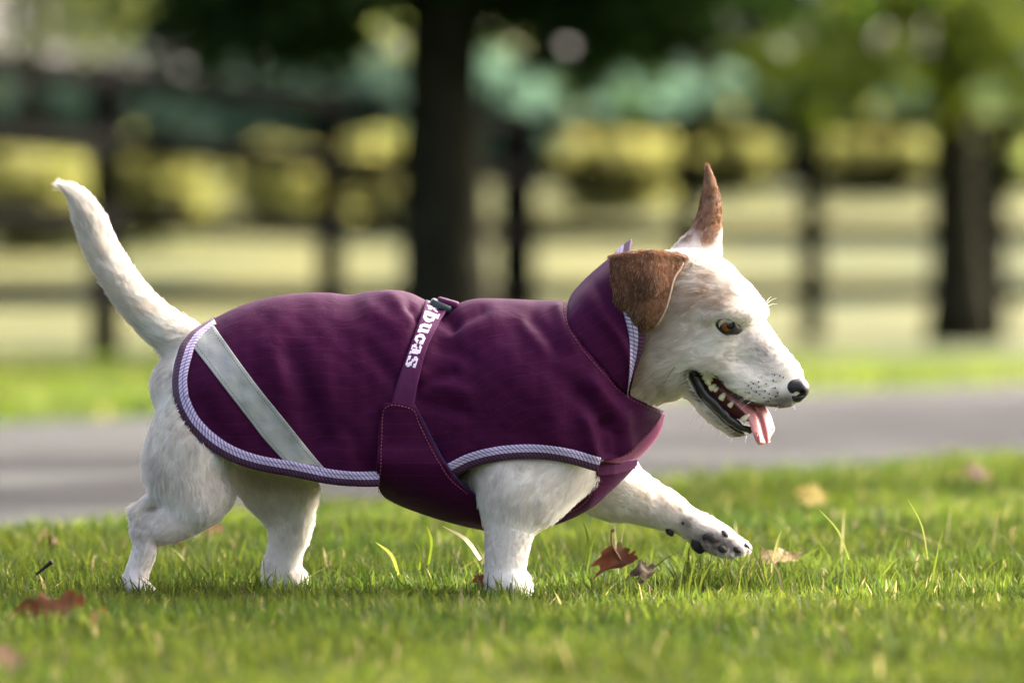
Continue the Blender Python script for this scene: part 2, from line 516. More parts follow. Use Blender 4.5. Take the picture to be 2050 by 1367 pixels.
fence('black post and rail fence running away behind the dog tail', fl, 1.45, RAILS, 1)
corner = fl[-1]
yb = 31.5
fence('black post and rail fence across the right half, behind the dog head',
      [(X_of(1050, yb), yb), (X_of(1375, yb + 0.2), yb + 0.2), (X_of(1625, yb + 0.4), yb + 0.4), (X_of(1990, yb + 0.6), yb + 0.6), (X_of(2420, yb + 1), yb + 1)], 1.42, RAILS, 2)


# ------------------------------------------------------------------ implicit body: chains of tapered ellipses, blended and meshed
def chain(st, sub=4, k=0.012):
    """stations (px, py, Y, in-plane radius in photo px, half depth in m)"""
    S = catmull(np.array(st, float), sub)
    P = pt(S[:, 0], S[:, 1], S[:, 2])
    return dict(P=P, a=np.maximum(S[:, 3], 2) / FPX * (DC + S[:, 2]), b=np.maximum(S[:, 4], 0.001), k=k)

def chain_dist(c, G):
    """signed pseudo distance of points G (..,3) to one chain, and the axis direction there"""
    P, a, b = c['P'], c['a'], c['b']
    best = np.full(G.shape[:-1], 9.0, np.float32)
    for i in range(len(P) - 1):
        d = P[i + 1] - P[i]
        L2 = d @ d + 1e-12
        t = np.clip(((G - P[i]) @ d) / L2, 0, 1)
        df = G - (P[i] + t[..., None] * d)
        aa = a[i] + (a[i + 1] - a[i]) * t
        bb = b[i] + (b[i + 1] - b[i]) * t
        din2 = df[..., 0] ** 2 + df[..., 2] ** 2
        dy2 = df[..., 1] ** 2
        q = np.sqrt(din2 / aa ** 2 + dy2 / bb ** 2) + 1e-6
        g = np.sqrt(din2 / aa ** 4 + dy2 / bb ** 4) + 1e-6
        best = np.minimum(best, ((q - 1) * q / g).astype(np.float32))
    return best

def sdf_grid(chains, lo, hi, h):
    ax = [np.arange(lo[k], hi[k], h) for k in range(3)]
    F = np.full([len(a) for a in ax], 0.05, np.float32)
    shp = F.shape
    for c in chains:
        kk = c['k']
        m = 2.0 * kk + 2 * h
        D = None
        r = np.maximum(c['a'], c['b'])[:, None]
        l = (c['P'] - r).min(0) - m; u = (c['P'] + r).max(0) + m
        i0 = [min(shp[k], max(0, int((l[k] - lo[k]) / h))) for k in range(3)]
        i1 = [min(shp[k], max(0, int((u[k] - lo[k]) / h) + 2)) for k in range(3)]
        if min(b - a for a, b in zip(i0, i1)) <= 0: continue
        D = np.full([b - a for a, b in zip(i0, i1)], 0.05, np.float32)
        P = c['P']
        for i in range(len(P) - 1):
            rr = max(c['a'][i], c['a'][i + 1]); rb = max(c['b'][i], c['b'][i + 1])
            e = np.array([rr, rb, rr]) + m
            sl = np.minimum(P[i], P[i + 1]) - e; su = np.maximum(P[i], P[i + 1]) + e
            s = []
            for k in range(3):
                a = min(max(int((sl[k] - lo[k]) / h), i0[k]), i1[k]); b = min(max(int((su[k] - lo[k]) / h) + 2, a), i1[k])
                s.append((a, b))
            if min(b - a for a, b in s) <= 0: continue
            X = [ax[k][s[k][0]:s[k][1]].astype(np.float32) for k in range(3)]
            d = (P[i + 1] - P[i]).astype(np.float32); L2 = float(d @ d) + 1e-12
            x = (X[0] - np.float32(P[i][0]))[:, None, None]; y = (X[1] - np.float32(P[i][1]))[None, :, None]; z = (X[2] - np.float32(P[i][2]))[None, None, :]
            t = np.clip((x * d[0] + y * d[1] + z * d[2]) / np.float32(L2), 0, 1)
            aa = np.float32(c['a'][i]) + np.float32(c['a'][i + 1] - c['a'][i]) * t
            bb = np.float32(c['b'][i]) + np.float32(c['b'][i + 1] - c['b'][i]) * t
            din2 = ((x - t * d[0]) ** 2 + (z - t * d[2]) ** 2) / (aa * aa)
            dy2 = (y - t * d[1]) ** 2 / (bb * bb)
            q = np.sqrt(din2 + dy2) + np.float32(1e-6)
            g = np.sqrt(din2 / (aa * aa) + dy2 / (bb * bb)) + np.float32(1e-6)
            v = D[s[0][0] - i0[0]:s[0][1] - i0[0], s[1][0] - i0[1]:s[1][1] - i0[1], s[2][0] - i0[2]:s[2][1] - i0[2]]
            np.minimum(v, (q - 1) * q / g, out=v)
        A = F[i0[0]:i1[0], i0[1]:i1[1], i0[2]:i1[2]]
        if c.get('sub'):
            hh = np.clip(0.5 - 0.5 * (A + D) / kk, 0, 1)
            A[...] = A * (1 - hh) - D * hh + kk * hh * (1 - hh)
        else:
            hh = np.clip(0.5 + 0.5 * (A - D) / kk, 0, 1)
            A[...] = A * (1 - hh) + D * hh - kk * hh * (1 - hh)
    return F, ax

def surface_nets(F, lo, h):
    S = F < 0
    c = [S[i:S.shape[0] - 1 + i, j:S.shape[1] - 1 + j, k:S.shape[2] - 1 + k] for i in (0, 1) for j in (0, 1) for k in (0, 1)]
    al = np.logical_and.reduce(c); an = np.logical_or.reduce(c)
    act = an & ~al
    I = np.argwhere(act)
    vid = np.full(act.shape, -1, np.int32)
    vid[act] = np.arange(len(I))
    off = np.array([(i, j, k) for i in (0, 1) for j in (0, 1) for k in (0, 1)])
    val = np.stack([F[I[:, 0] + o[0], I[:, 1] + o[1], I[:, 2] + o[2]] for o in off], 1)
    acc = np.zeros((len(I), 3)); cnt = np.zeros(len(I))
    for a in range(8):
        for b in range(a + 1, 8):
            if np.abs(off[a] - off[b]).sum() != 1: continue
            va, vb = val[:, a], val[:, b]
            m = (va < 0) != (vb < 0)
            t = np.where(m, va / np.where(m, va - vb, 1), 0)
            p = off[a] + t[:, None] * (off[b] - off[a])
            acc += p * m[:, None]; cnt += m
    V = (I + acc / cnt[:, None]) * h + lo
    Q = []
    for axs in range(3):
        o1, o2 = [(1, 2), (2, 0), (0, 1)][axs]
        sl0 = [slice(None)] * 3; sl1 = [slice(None)] * 3
        sl0[axs] = slice(0, -1); sl1[axs] = slice(1, None)
        A = S[tuple(sl0)]; B = S[tuple(sl1)]
        E = np.argwhere(A != B)
        E = E[(E[:, o1] > 0) & (E[:, o2] > 0) & (E[:, o1] < S.shape[o1] - 1) & (E[:, o2] < S.shape[o2] - 1)]
        fl = A[E[:, 0], E[:, 1], E[:, 2]]
        e1 = np.zeros(3, int); e1[o1] = 1
        e2 = np.zeros(3, int); e2[o2] = 1
        g = lambda X: vid[X[:, 0], X[:, 1], X[:, 2]]
        q = np.stack([g(E - e1 - e2), g(E - e2), g(E), g(E - e1)], 1)
        q[~fl] = q[~fl][:, ::-1]
        Q.append(q)
    Q = np.vstack(Q)
    Q = Q[(Q >= 0).all(1)]
    return V, Q

def hy(px):
    """the head is turned a little towards the camera"""
    return -0.010 - max(0.0, (px - 1360) / 250.0) * 0.040
def hs(px, py, a, b, dy=0.0): return (px, py, hy(px) + dy, a, b)

def gl(px, py): return py
body_chains = [
    # trunk, order tail -> chest is reversed so that fur lies backwards
    chain([(1165, 800, 0, 95, .046), (1110, 800, 0, 130, .062), (950, 795, 0, 140, .064), (850, 785, 0, 130, .060), (760, 780, 0, 130, .062), (560, 760, 0, 125, .064), (420, 770, 0, 92, .062), (385, 775, 0, 80, .058)], k=.02),
    # neck
    chain([(1390, 650, -.010, 100, .050), (1310, 708, -.006, 92, .052), (1210, 745, 0, 105, .058), (1150, 790, 0, 115, .062)], k=.014),
    # skull, brow
    chain([hs(1446, 622, 74, .045), hs(1416, 618, 93, .051), hs(1370, 622, 120, .055), hs(1330, 650, 105, .050)], k=.008),
    chain([hs(1492, 622, 38, .030), hs(1462, 612, 53, .042)], k=.008),
    # muzzle
    chain([hs(1577, 772, 36, .0135), hs(1560, 756, 46, .0175), hs(1528, 728, 53, .0225), hs(1485, 690, 66, .031), hs(1440, 665, 80, .042)], k=.008),
    # upper lips, one each side
    chain([hs(1582, 790, 19, .008, -.005), hs(1566, 790, 25, .009, -.008), hs(1535, 782, 30, .009, -.015), hs(1495, 765, 32, .009, -.022), hs(1450, 735, 24, .010, -.029), hs(1400, 715, 26, .012, -.036)], k=.006),
    chain([hs(1582, 790, 19, .008, .005), hs(1566, 790, 25, .009, .008), hs(1535, 782, 30, .009, .015), hs(1495, 765, 32, .009, .022), hs(1450, 735, 24, .010, .029), hs(1400, 715, 26, .012, .036)], k=.006),
    # cheek
    chain([hs(1425, 690, 50, .016, -.030), hs(1370, 690, 70, .020, -.030), hs(1320, 690, 70, .02, -.026)], k=.012),
    chain([hs(1425, 690, 50, .016, .030), hs(1370, 690, 70, .020, .030), hs(1320, 690, 70, .02, .026)], k=.012),
    # brow ridge over each eye
    chain([hs(1496, 632, 15, .009, -.028), hs(1462, 624, 20, .011, -.040), hs(1430, 634, 16, .010, -.044)], k=.008),
    chain([hs(1520, 622, 18, .012, .022), hs(1500, 624, 20, .011, .034)], k=.008),
    # lower jaw
    chain([hs(1495, 860, 13, .011), hs(1470, 851, 18, .016), hs(1432, 822, 22, .022), hs(1402, 786, 24, .028), hs(1375, 752, 40, .034), hs(1345, 735, 62, .040)], k=.007),
    # far ear, upright
    chain([(1392, 520, .030, 52, .020), (1408, 486, .036, 37, .020), (1418, 445, .038, 27, .018), (1423, 402, .036, 20, .013), (1421, 365, .033, 12, .007), (1416, 334, .031, 5, .003)], k=.008),
    # tail
    chain([(430, 715, 0, 55, .032), (350, 672, 0, 40, .026), (290, 622, 0, 34, .022), (240, 560, 0, 31, .020), (205, 500, 0, 29, .018), (180, 440, 0, 26, .016), (160, 402, 0, 17, .012), (134, 378, 0, 6, .005)], k=.014),
    # near hind leg
    chain([(430, 790, -.030, 95, .050), (392, 868, -.040, 88, .046), (376, 930, -.046, 86, .040), (388, 985, -.050, 66, .033), (408, 1006, -.052, 40, .028)], k=.012),
    chain([(428, 988, -.050, 38, .026), (392, 1014, -.051, 46, .026), (348, 1044, -.052, 41, .022), (308, 1058, -.052, 32, .018), (288, 1060, -.052, 24, .015)], k=.008),
    chain([(275, 1024, -.052, 13, .010), (283, 1056, -.052, 22, .014), (290, 1095, -.052, 24, .015), (276, 1140, -.052, 23, .015), (272, 1170, -.052, 25, .018), (294, 1186, -.052, 18, .019)], k=.006),
    chain([(335, 968, -.050, 24, .015), (303, 1000, -.052, 15, .010), (276, 1022, -.052, 12, .009)], k=.006),
    # far hind leg
    chain([(520, 880, .040, 95, .045), (555, 950, .048, 84, .040), (573, 1010, .050, 57, .028), (580, 1058, .050, 44, .021), (571, 1102, .050, 36, .017), (564, 1142, .050, 40, .018), (576, 1170, .050, 44, .022), (596, 1184, .050, 24, .021)], k=.010),
    # near front leg: shoulder, forearm, paw
    chain([(1130, 880, -.030, 95, .040), (1100, 935, -.046, 86, .034), (1055, 985, -.060, 80, .029)], k=.014),
    chain([(1010, 925, -.048, 70, .032), (1022, 985, -.060, 66, .029), (1021, 1045, -.064, 52, .024), (1015, 1100, -.066, 44, .020), (1011, 1145, -.066, 40, .020), (1018, 1172, -.066, 46, .024), (1036, 1186, -.066, 28, .022)], k=.010),
    # chest between the legs
    chain([(1150, 930, 0, 70, .055), (1080, 960, 0, 75, .055), (980, 950, 0, 70, .055)], k=.012),
    # far front leg, stretched forward
    chain([(1165, 900, .045, 95, .040), (1215, 965, .052, 70, .032), (1270, 996, .056, 51, .026), (1330, 1020, .058, 41, .021), (1368, 1040, .058, 31, .017), (1405, 1062, .058, 33, .019), (1440, 1081, .058, 31, .020), (1472, 1096, .058, 18, .017)], k=.010),
    # toes of the far front paw
    chain([(1430, 1072, .044, 19, .008), (1462, 1090, .044, 17, .008), (1482, 1101, .044, 11, .007)], k=.002),
    chain([(1430, 1070, .066, 20, .009), (1466, 1086, .066, 18, .009), (1490, 1096, .066, 12, .008)], k=.002),
    chain([(1420, 1086, .040, 15, .007), (1446, 1102, .040, 14, .007), (1462, 1110, .040, 9, .006)], k=.002),
    # toes of the standing paws
    chain([(1022, 1175, -0.083, 16, .0075), (1034, 1181, -0.083, 14, .0072)], 2, .0025),
    chain([(1038, 1179, -0.070, 15, .0075), (1050, 1185, -0.070, 13, .0072)], 2, .0025),
    chain([(1035, 1179, -0.056, 15, .0075), (1047, 1185, -0.056, 13, .0072)], 2, .0025),
    chain([(282, 1179, -0.066, 14, .0075), (294, 1185, -0.066, 12, .0072)], 2, .0025),
    chain([(294, 1182, -0.054, 13, .0075), (306, 1188, -0.054, 11, .0072)], 2, .0025),
    chain([(288, 1181, -0.041, 13, .0075), (300, 1187, -0.041, 11, .0072)], 2, .0025),
    chain([(592, 1177, 0.034, 15, .0075), (604, 1183, 0.034, 13, .0072)], 2, .0025),
    chain([(602, 1181, 0.048, 15, .0075), (614, 1187, 0.048, 13, .0072)], 2, .0025),
    chain([(596, 1181, 0.063, 15, .0075), (608, 1187, 0.063, 13, .0072)], 2, .0025),
]
mouth = chain([hs(1392, 748, 5, .030), hs(1412, 763, 13, .060), hs(1450, 792, 20, .060), hs(1500, 832, 28, .060), hs(1540, 856, 44, .060), hs(1570, 868, 46, .06)], k=.003)
mouth['sub'] = True
sock = chain([hs(1444, 651, 15, .006, -.052), hs(1472, 656, 13, .006, -.044)], k=.006); sock['sub'] = True
lo = np.array([X_of(90, 0), -0.125, -0.01]); hi = np.array([X_of(1640, 0), 0.125, Z_of(310, 0)])
HB = 0.0024
F, GA = sdf_grid(body_chains + [mouth], lo, hi, HB)
BV, BQ = surface_nets(F, lo, HB)
gF = None

def front_y(px, py):
    """depth of the body's near surface at a photo position"""
    Y = -0.04
    for _ in range(4):
        ix = int(round((X_of(px, Y) - lo[0]) / HB)); iz = int(round((Z_of(py, Y) - lo[2]) / HB))
        col = F[ix, :, iz]
        s = np.where(col < 0)[0]
        if len(s) == 0: return Y
        j = s[0]
        y = GA[1][j]
        if j > 0: y = GA[1][j] - HB * col[j] / (col[j] - col[j - 1])
        Y = y
    return Y

# ---- outlines of the coat on the photo, used for the coat and to leave out fur under it
COAT_T = np.array([(330, 675), (345, 670), (370, 660), (395, 648), (428, 637), (470, 617), (520, 600), (570, 590), (620, 586), (660, 586), (700, 590), (740, 583), (790, 581), (820, 586), (850, 600), (880, 617), (905, 612), (940, 600), (980, 597), (1060, 600), (1135, 604), (1180, 625), (1210, 655), (1260, 735), (1300, 795), (1330, 820)], float)
COAT_H = np.array([(330, 900), (400, 960), (500, 985), (650, 992), (900, 992), (1100, 985), (1200, 960), (1260, 925), (1300, 885), (1330, 838)], float)
COAT_W = np.array([(330, .056), (380, .076), (450, .085), (600, .087), (800, .084), (870, .081), (940, .086), (1000, .090), (1100, .092), (1180, .087), (1220, .076), (1270, .054), (1310, .028), (1330, .006)], float)
REAR = [(428, 638), (395, 655), (367, 683), (351, 720), (345, 760), (349, 800)]
HEM = [(349, 800), (362, 832), (383, 864), (414, 894), (455, 920), (510, 940), (580, 953), (650, 967), (700, 973), (757, 974), (830, 968), (885, 962), (910, 953), (945, 936), (990, 924), (1040, 919), (1090, 920), (1140, 928), (1197, 944), (1226, 941), (1256, 925), (1286, 892), (1311, 860), (1329, 826)]
NECK = [(1135, 604), (1138, 640), (1147, 668), (1165, 692), (1208, 740), (1258, 787), (1295, 808), (1329, 823)]
COLLAR = [(1135, 604), (1143, 576), (1165, 557), (1200, 530), (1240, 497), (1266, 481), (1285, 560), (1294, 650), (1288, 690), (1272, 735), (1253, 777)]

def in_poly(px, py, poly):
    poly = np.asarray(poly, float)
    ins = np.zeros(px.shape, bool)
    j = len(poly) - 1
    for i in range(len(poly)):
        xi, yi = poly[i]; xj, yj = poly[j]
        c = ((yi > py) != (yj > py)) & (px < (xj - xi) * (py - yi) / (yj - yi + 1e-12) + xi)
        ins ^= c
        j = i
    return ins

# ---- coat of the animal: where it is white, brown, tan, dark
WHITE = np.array([0.93, 0.90, 0.825]); BROWN = np.array([0.225, 0.108, 0.050]); TAN = np.array([0.50, 0.36, 0.235]); DARK = np.array([0.012, 0.011, 0.011]); GREY = np.array([0.30, 0.28, 0.27]); PINK = np.array([0.55, 0.34, 0.28])
def gauss2(px, py, cx, cy, sx, sy, ang=0.0):
    c, s = math.cos(ang), math.sin(ang)
    u = (px - cx) * c + (py - cy) * s; v = -(px - cx) * s + (py - cy) * c
    return np.exp(-0.5 * ((u / sx) ** 2 + (v / sy) ** 2))
def line_dist(px, py, L):
    L = np.asarray(L, float)
    best = np.full(px.shape, 1e9)
    for a, b in zip(L[:-1], L[1:]):
        d = b - a
        t = np.clip(((px - a[0]) * d[0] + (py - a[1]) * d[1]) / (d @ d + 1e-9), 0, 1)
        best = np.minimum(best, np.hypot(px - a[0] - t * d[0], py - a[1] - t * d[1]))
    return best
LIP_LOW = [(1391, 752), (1408, 785), (1430, 808), (1455, 834), (1480, 853), (1503, 862)]
def fur_colour(P):
    px, py = to_px(P)
    n1 = vnoise(P, 45, 3); n2 = vnoise(P, 16, 4)
    c = np.broadcast_to(WHITE, P.shape).copy()
    def mixin(col, w):
        w = np.clip(w, 0, 1)[..., None]
        c[...] = c * (1 - w) + col * w
    hd = px > 1180
    mixin(TAN, hd * (0.55 * gauss2(px, py, 1420, 580, 62, 28, 0.5) + 0.5 * gauss2(px, py, 1375, 612, 48, 26)) * (0.85 + 0.4 * n1))
    mixin(TAN, hd * 1.1 * gauss2(px, py, 1268, 735, 26, 60, 0.35) * (0.9 + 0.3 * n1))
    mixin(TAN, hd * 0.4 * gauss2(px, py, 1310, 775, 40, 20) )
    mixin(TAN, hd * 0.35 * gauss2(px, py, 1330, 665, 40, 45))
    mixin(GREY, hd * 0.55 * gauss2(px, py, 1530, 706, 26, 12, 0.75))
    mixin(GREY, hd * 0.30 * gauss2(px, py, 1488, 672, 20, 12))
    mixin(DARK, hd * 0.85 * gauss2(px, py, 1574, 800, 18, 12, -0.2))
    mixin(DARK, hd * 0.8 * gauss2(px, py, 1540, 812, 26, 5))
    # far ear brown, with a pale edge
    ear = 1 / (1 + np.exp((py - 490 + 12 * n1 + 0.25 * np.abs(px - 1415)) / 7)) * (px > 1335) * (px < 1470)
    mixin(BROWN * 1.05, ear * (0.95 - 0.04 * n1))
    # lower lip and chin
    dl = line_dist(px, py, LIP_LOW)
    mixin(DARK, hd * (py > 735) * np.clip((17 - dl) / 5, 0, 1))
    # body: faint freckles
    fr = np.clip((vnoise(P, 60, 9) - 1.45) * 0.8, 0, 0.20) * (~hd | (py > 900))
    mixin(TAN * 0.6, fr)
    mixin(TAN, (py > 900) * 0.5 * gauss2(px, py, 1325, 985, 34, 16, 0.4) * (0.7 + 0.6 * n1))
    mixin(np.array([0.075, 0.052, 0.042]), 0.55 * gauss2(px, py, 1372, 1045, 10, 12) + 0.95 * gauss2(px, py, 1432, 1086, 36, 15, 0.3))
    mixin(np.array([0.62, 0.50, 0.36]), (py > 930) * 0.5 * gauss2(px, py, 530, 955, 70, 22))
    mixin(TAN * 1.1, (px < 330) * (py < 640) * np.clip(0.16 * n2, 0, 0.2))
    mixin(GREY, 0.25 * gauss2(px, py, 290, 1075, 14, 30) * (px < 400))
    c *= (1 + 0.05 * n2[..., None])
    # under the coat nothing shows
    return np.clip(c, 0.005, 0.95)

def attr_mat(name, rough=0.85, translucency=0.0, tint='tint', val=1.0):
    m, n, l, b = new_mat(name)
    at = n.new('ShaderNodeAttribute'); at.attribute_name = tint
    l.new(at.outputs['Color'], b.inputs['Base Color'])
    b.inputs['Roughness'].default_value = rough
    b.inputs['Specular IOR Level'].default_value = 0.25
    if translucency:
        tr = n.new('ShaderNodeBsdfTranslucent'); l.new(at.outputs['Color'], tr.inputs['Color'])
        mx = n.new('ShaderNodeMixShader'); mx.inputs[0].default_value = translucency
        l.new(b.outputs[0], mx.inputs[1]); l.new(tr.outputs[0], mx.inputs[2]); l.new(mx.outputs[0], n['Material Output'].inputs['Surface'])
    return m
M_SKIN = attr_mat('dog_skin', 0.9)
M_FUR = attr_mat('dog_fur', 0.6, 0.48)
M_NOSE = simple_mat('wet_nose', (0.009, 0.009, 0.010), 0.40, 0.45, bump=(900, 0.5, 0.0008), coat=0.12)
M_LIP = simple_mat('wet_black_lip', (0.010, 0.009, 0.010), 0.28, 0.5, bump=(350, 0.6, 0.001), coat=0.4)
M_PAD = simple_mat('paw_pad', (0.022, 0.020, 0.020), 0.6, 0.4, bump=(700, 0.5, 0.0006))
M_TONGUE = simple_mat('tongue', (0.62, 0.27, 0.26), 0.38, 0.45, noise=(160, (0.52, 0.20, 0.20)), bump=(900, 0.35, 0.0006), sss=0.25)
M_MOUTH = simple_mat('mouth_lining', (0.16, 0.035, 0.035), 0.4, 0.4)
M_TOOTH = simple_mat('tooth', (0.72, 0.64, 0.40), 0.3, 0.5, sss=0.1)

dog = empty('dog', (0, 0, 0), 'small white terrier with brown ears walking right in a purple coat, tongue out', 'dog')
b_me = mesh_np('body', BV, BQ, None, True, {'tint': fur_colour(BV) * np.array([0.90, 0.87, 0.85])})
obj('body', b_me, M_SKIN, dog)
bn = np.zeros((len(BV), 3), np.float32)
_f = np.empty(len(BV) * 3, np.float32)
b_me.vertex_normals.foreach_get('vector', _f)
bn = _f.reshape(-1, 3)

# ------------------------------------------------------------------ near ear
EAR_L = [(1223, 514), (1221, 540), (1226, 575), (1234, 612), (1250, 645), (1268, 663), (1284, 668)]
EAR_R = [(1372, 514), (1366, 535), (1352, 556), (1343, 590), (1333, 622), (1315, 652), (1290, 668)]
nu, nv = 44, 56
el = resample(EAR_L, nv); er = resample(EAR_R, nv)
uu = np.linspace(0, 1, nu)
E = el[None] * (1 - uu[:, None, None]) + er[None] * uu[:, None, None]
vv = np.linspace(0, 1, nv)
# the top edge is arched
E[..., 1] -= (10 * np.sin(np.pi * uu) ** 0.8)[:, None] * (1 - vv)[None] ** 2
yb_ = -0.060 - 0.020 * np.sin(np.pi * (0.12 + 0.8 * uu))[:, None] * (0.5 + 0.7 * np.sin(np.pi * np.clip(vv, 0, 1) ** 0.8))[None]
yb_ = yb_ + 0.010 * (uu[:, None] ** 4) * (1 - vv[None]) ** 3 - 0.009 * (uu[:, None] ** 2) * np.sin(np.pi * vv[None] * 0.8)
EV = pt(E[..., 0], E[..., 1], yb_)
# roll over the fold at the top, back to the skull
rollP = []
for a in np.linspace(0.15, 1, 10)[::-1]:
    y = yb_[:, :1] + 0.034 * a * (0.35 + 0.65 * uu[:, None])
    rollP.append(pt(E[:, :1, 0] + a * 4, E[:, :1, 1] - 5 * np.sin(a * 2.6) + 10 * a * a, y))
EV = np.concatenate(rollP + [EV], 1)
nv2 = EV.shape[1]
EV = EV + (vnoise(EV, 22, 6) * 0.0012)[..., None] * np.array([0, 1, 0])
def thicken(V, nu, nv, th):
    """sheet -> closed thin slab, edges rounded in"""
    du = np.gradient(V, axis=0); dv = np.gradient(V, axis=1)
    N = np.cross(du, dv); N /= np.linalg.norm(N, axis=-1)[..., None] + 1e-12
    A = V; Bk = V - N * (th if np.ndim(th) == 0 else np.asarray(th)[..., None])
    n = nu * nv
    VV = np.concatenate([A.reshape(-1, 3), Bk.reshape(-1, 3)])
    q = grid_quads(nu, nv)
    i = np.arange(nu - 1) * nv; j = np.arange(nv - 1)
    e = [np.stack([i, i + n, i + nv + n, i + nv], -1), np.stack([i + nv - 1, i + 2 * nv - 1, i + 2 * nv - 1 + n, i + nv - 1 + n], -1),
         np.stack([j, j + 1, j + 1 + n, j + n], -1), np.stack([(nu - 1) * nv + j, (nu - 1) * nv + j + n, (nu - 1) * nv + j + 1 + n, (nu - 1) * nv + j + 1], -1)]
    return VV, np.vstack([q, q[:, ::-1] + n] + e), N
EVV, EQ, EN = thicken(EV, nu, nv2, 0.0028)
if EN[nu // 2, nv2 // 2, 1] > 0:
    EVV, EQ, EN = thicken(EV[::-1], nu, nv2, 0.0028); EV = EV[::-1]
def ear_colour(P):
    px, py = to_px(P)
    n1 = vnoise(P, 40, 13); n2 = vnoise(P, 14, 14)
    c = BROWN * (1 + 0.22 * n2[..., None]) * (1 + 0.15 * n1[..., None])
    w = 0.85 * np.exp(-((px - 1250) / 45) ** 2 - ((py - 545) / 45) ** 2)
    c = c * (1 - 0.4 * w[..., None]) + np.array([0.27, 0.10, 0.035]) * 0.4 * w[..., None]
    d = line_dist(px, py, EAR_R)
    e = np.clip((6 - d) / 5, 0, 1)[..., None] * 0.5
    return np.clip(c * (1 - e) + np.array([0.60, 0.47, 0.36]) * e, 0.01, 0.8)
obj('ear_flap', mesh_np('ear', EVV, EQ, None, True, {'tint': ear_colour(EVV) * 0.9}), M_SKIN, dog, label='brown folded ear hanging over the collar')
rimc = resample(EAR_R, 60)[4:50]
rp = pt(rimc[:, 0] - 2, rimc[:, 1], np.interp(np.linspace(4 / 60, 50 / 60, 46), vv, yb_[-1]) - 0.0006)
obj('ear_rim', MB().add(*tube(rp, 0.0013, 8), np.array([0.42, 0.30, 0.21])).mesh('ear_rim', colors=True), M_SKIN, dog)
# the pale inside of that ear where it joins the head
IN = [[(1378, 515), (1362, 540), (1354, 566), (1346, 596)], [(1390, 528), (1376, 556), (1364, 580), (1348, 600)]]
a = resample(IN[0], 20); b = resample(IN[1], 20)
IU = np.linspace(0, 1, 10)
I2 = a[None] * (1 - IU[:, None, None]) + b[None] * IU[:, None, None]
IY = -0.058 + 0.012 * np.sin(IU * 3.14)[:, None] + 0 * vv[None, :20]
IV = pt(I2[..., 0], I2[..., 1], IY + 0.004)
IVV, IQ, _ = thicken(IV, 10, 20, 0.002)
inner_c = np.broadcast_to(np.array([0.52, 0.42, 0.33]), IVV.shape)
obj('inner_ear', mesh_np('inner_ear', IVV, IQ, None, True, {'tint': inner_c}), M_SKIN, dog)

# ------------------------------------------------------------------ fur
def sample_tris(V, T, n, r):
    A, B_, C = V[T[:, 0]], V[T[:, 1]], V[T[:, 2]]
    ar = np.linalg.norm(np.cross(B_ - A, C - A), axis=1)
    k = np.searchsorted(np.cumsum(ar) / ar.sum(), r.uniform(0, 1, n))
    u, v = r.uniform(0, 1, (2, n))
    m = u + v > 1
    u[m], v[m] = 1 - u[m], 1 - v[m]
    return k, np.stack([1 - u - v, u, v], 1)

def hair_curves(name, root, direc, nrm, length, r0, col, r, parent, mat, lay=0.28, curl=0.35, npt=5, wild=0.18, clump=0.62, per=34, clumptone=0.045):
    n = len(root)
    d = direc - nrm * np.sum(direc * nrm, 1)[:, None]
    d /= np.linalg.norm(d, axis=1)[:, None] + 1e-9
    d = d + r.normal(size=(n, 3)) * wild
    d -= nrm * np.sum(d * nrm, 1)[:, None]
    d /= np.linalg.norm(d, axis=1)[:, None] + 1e-9
    t = np.linspace(0, 1, npt)[None, :, None]
    ly = (lay * r.uniform(0.5, 1.6, n))[:, None, None]
    L = length[:, None, None]
    P = root[:, None] - nrm[:, None] * 0.0008 + L * (t * d[:, None] * 0.95 + nrm[:, None] * ly * (t - curl * t * t))
    if clump > 0:
        nc = max(8, n // per)
        cid = r.permutation(n)[:nc]
        kd = kdtree.KDTree(nc)
        for a_, b_ in enumerate(cid): kd.insert(root[b_].tolist(), a_)
        kd.balance()
        own_c = cid[np.fromiter((kd.find(p)[1] for p in root.tolist()), int, n)]
        pull = (clump * r.uniform(0.3, 1.0, n))[:, None, None] * (np.linspace(0, 1, npt) ** 1.3)[None, :, None]
        P = P + (P[own_c] - P) * pull
        col = np.clip(col * (1 + clumptone * r.normal(size=n)[own_c])[:, None], 0.008, 0.95)
    cu = bpy.data.hair_curves.new(name)
    cu.add_curves([npt] * n)
    cu.attributes['position'].data.foreach_set('vector', P.astype(np.float32).ravel())
    ra = (np.asarray(r0).reshape(-1, 1) * (1 - 0.85 * np.linspace(0, 1, npt))[None]) * np.ones((n, 1))
    at = cu.attributes.new('radius', 'FLOAT', 'POINT')
    at.data.foreach_set('value', ra.astype(np.float32).ravel())
    ca = cu.attributes.new('tint', 'FLOAT_COLOR', 'CURVE')
    c4 = np.ones((n, 4), np.float32); c4[:, :3] = col
    ca.data.foreach_set('color', c4.ravel())
    cu.materials.append(mat)
    o = bpy.data.objects.new(name, cu)
    COL.objects.link(o)
    o.parent = parent
    return o

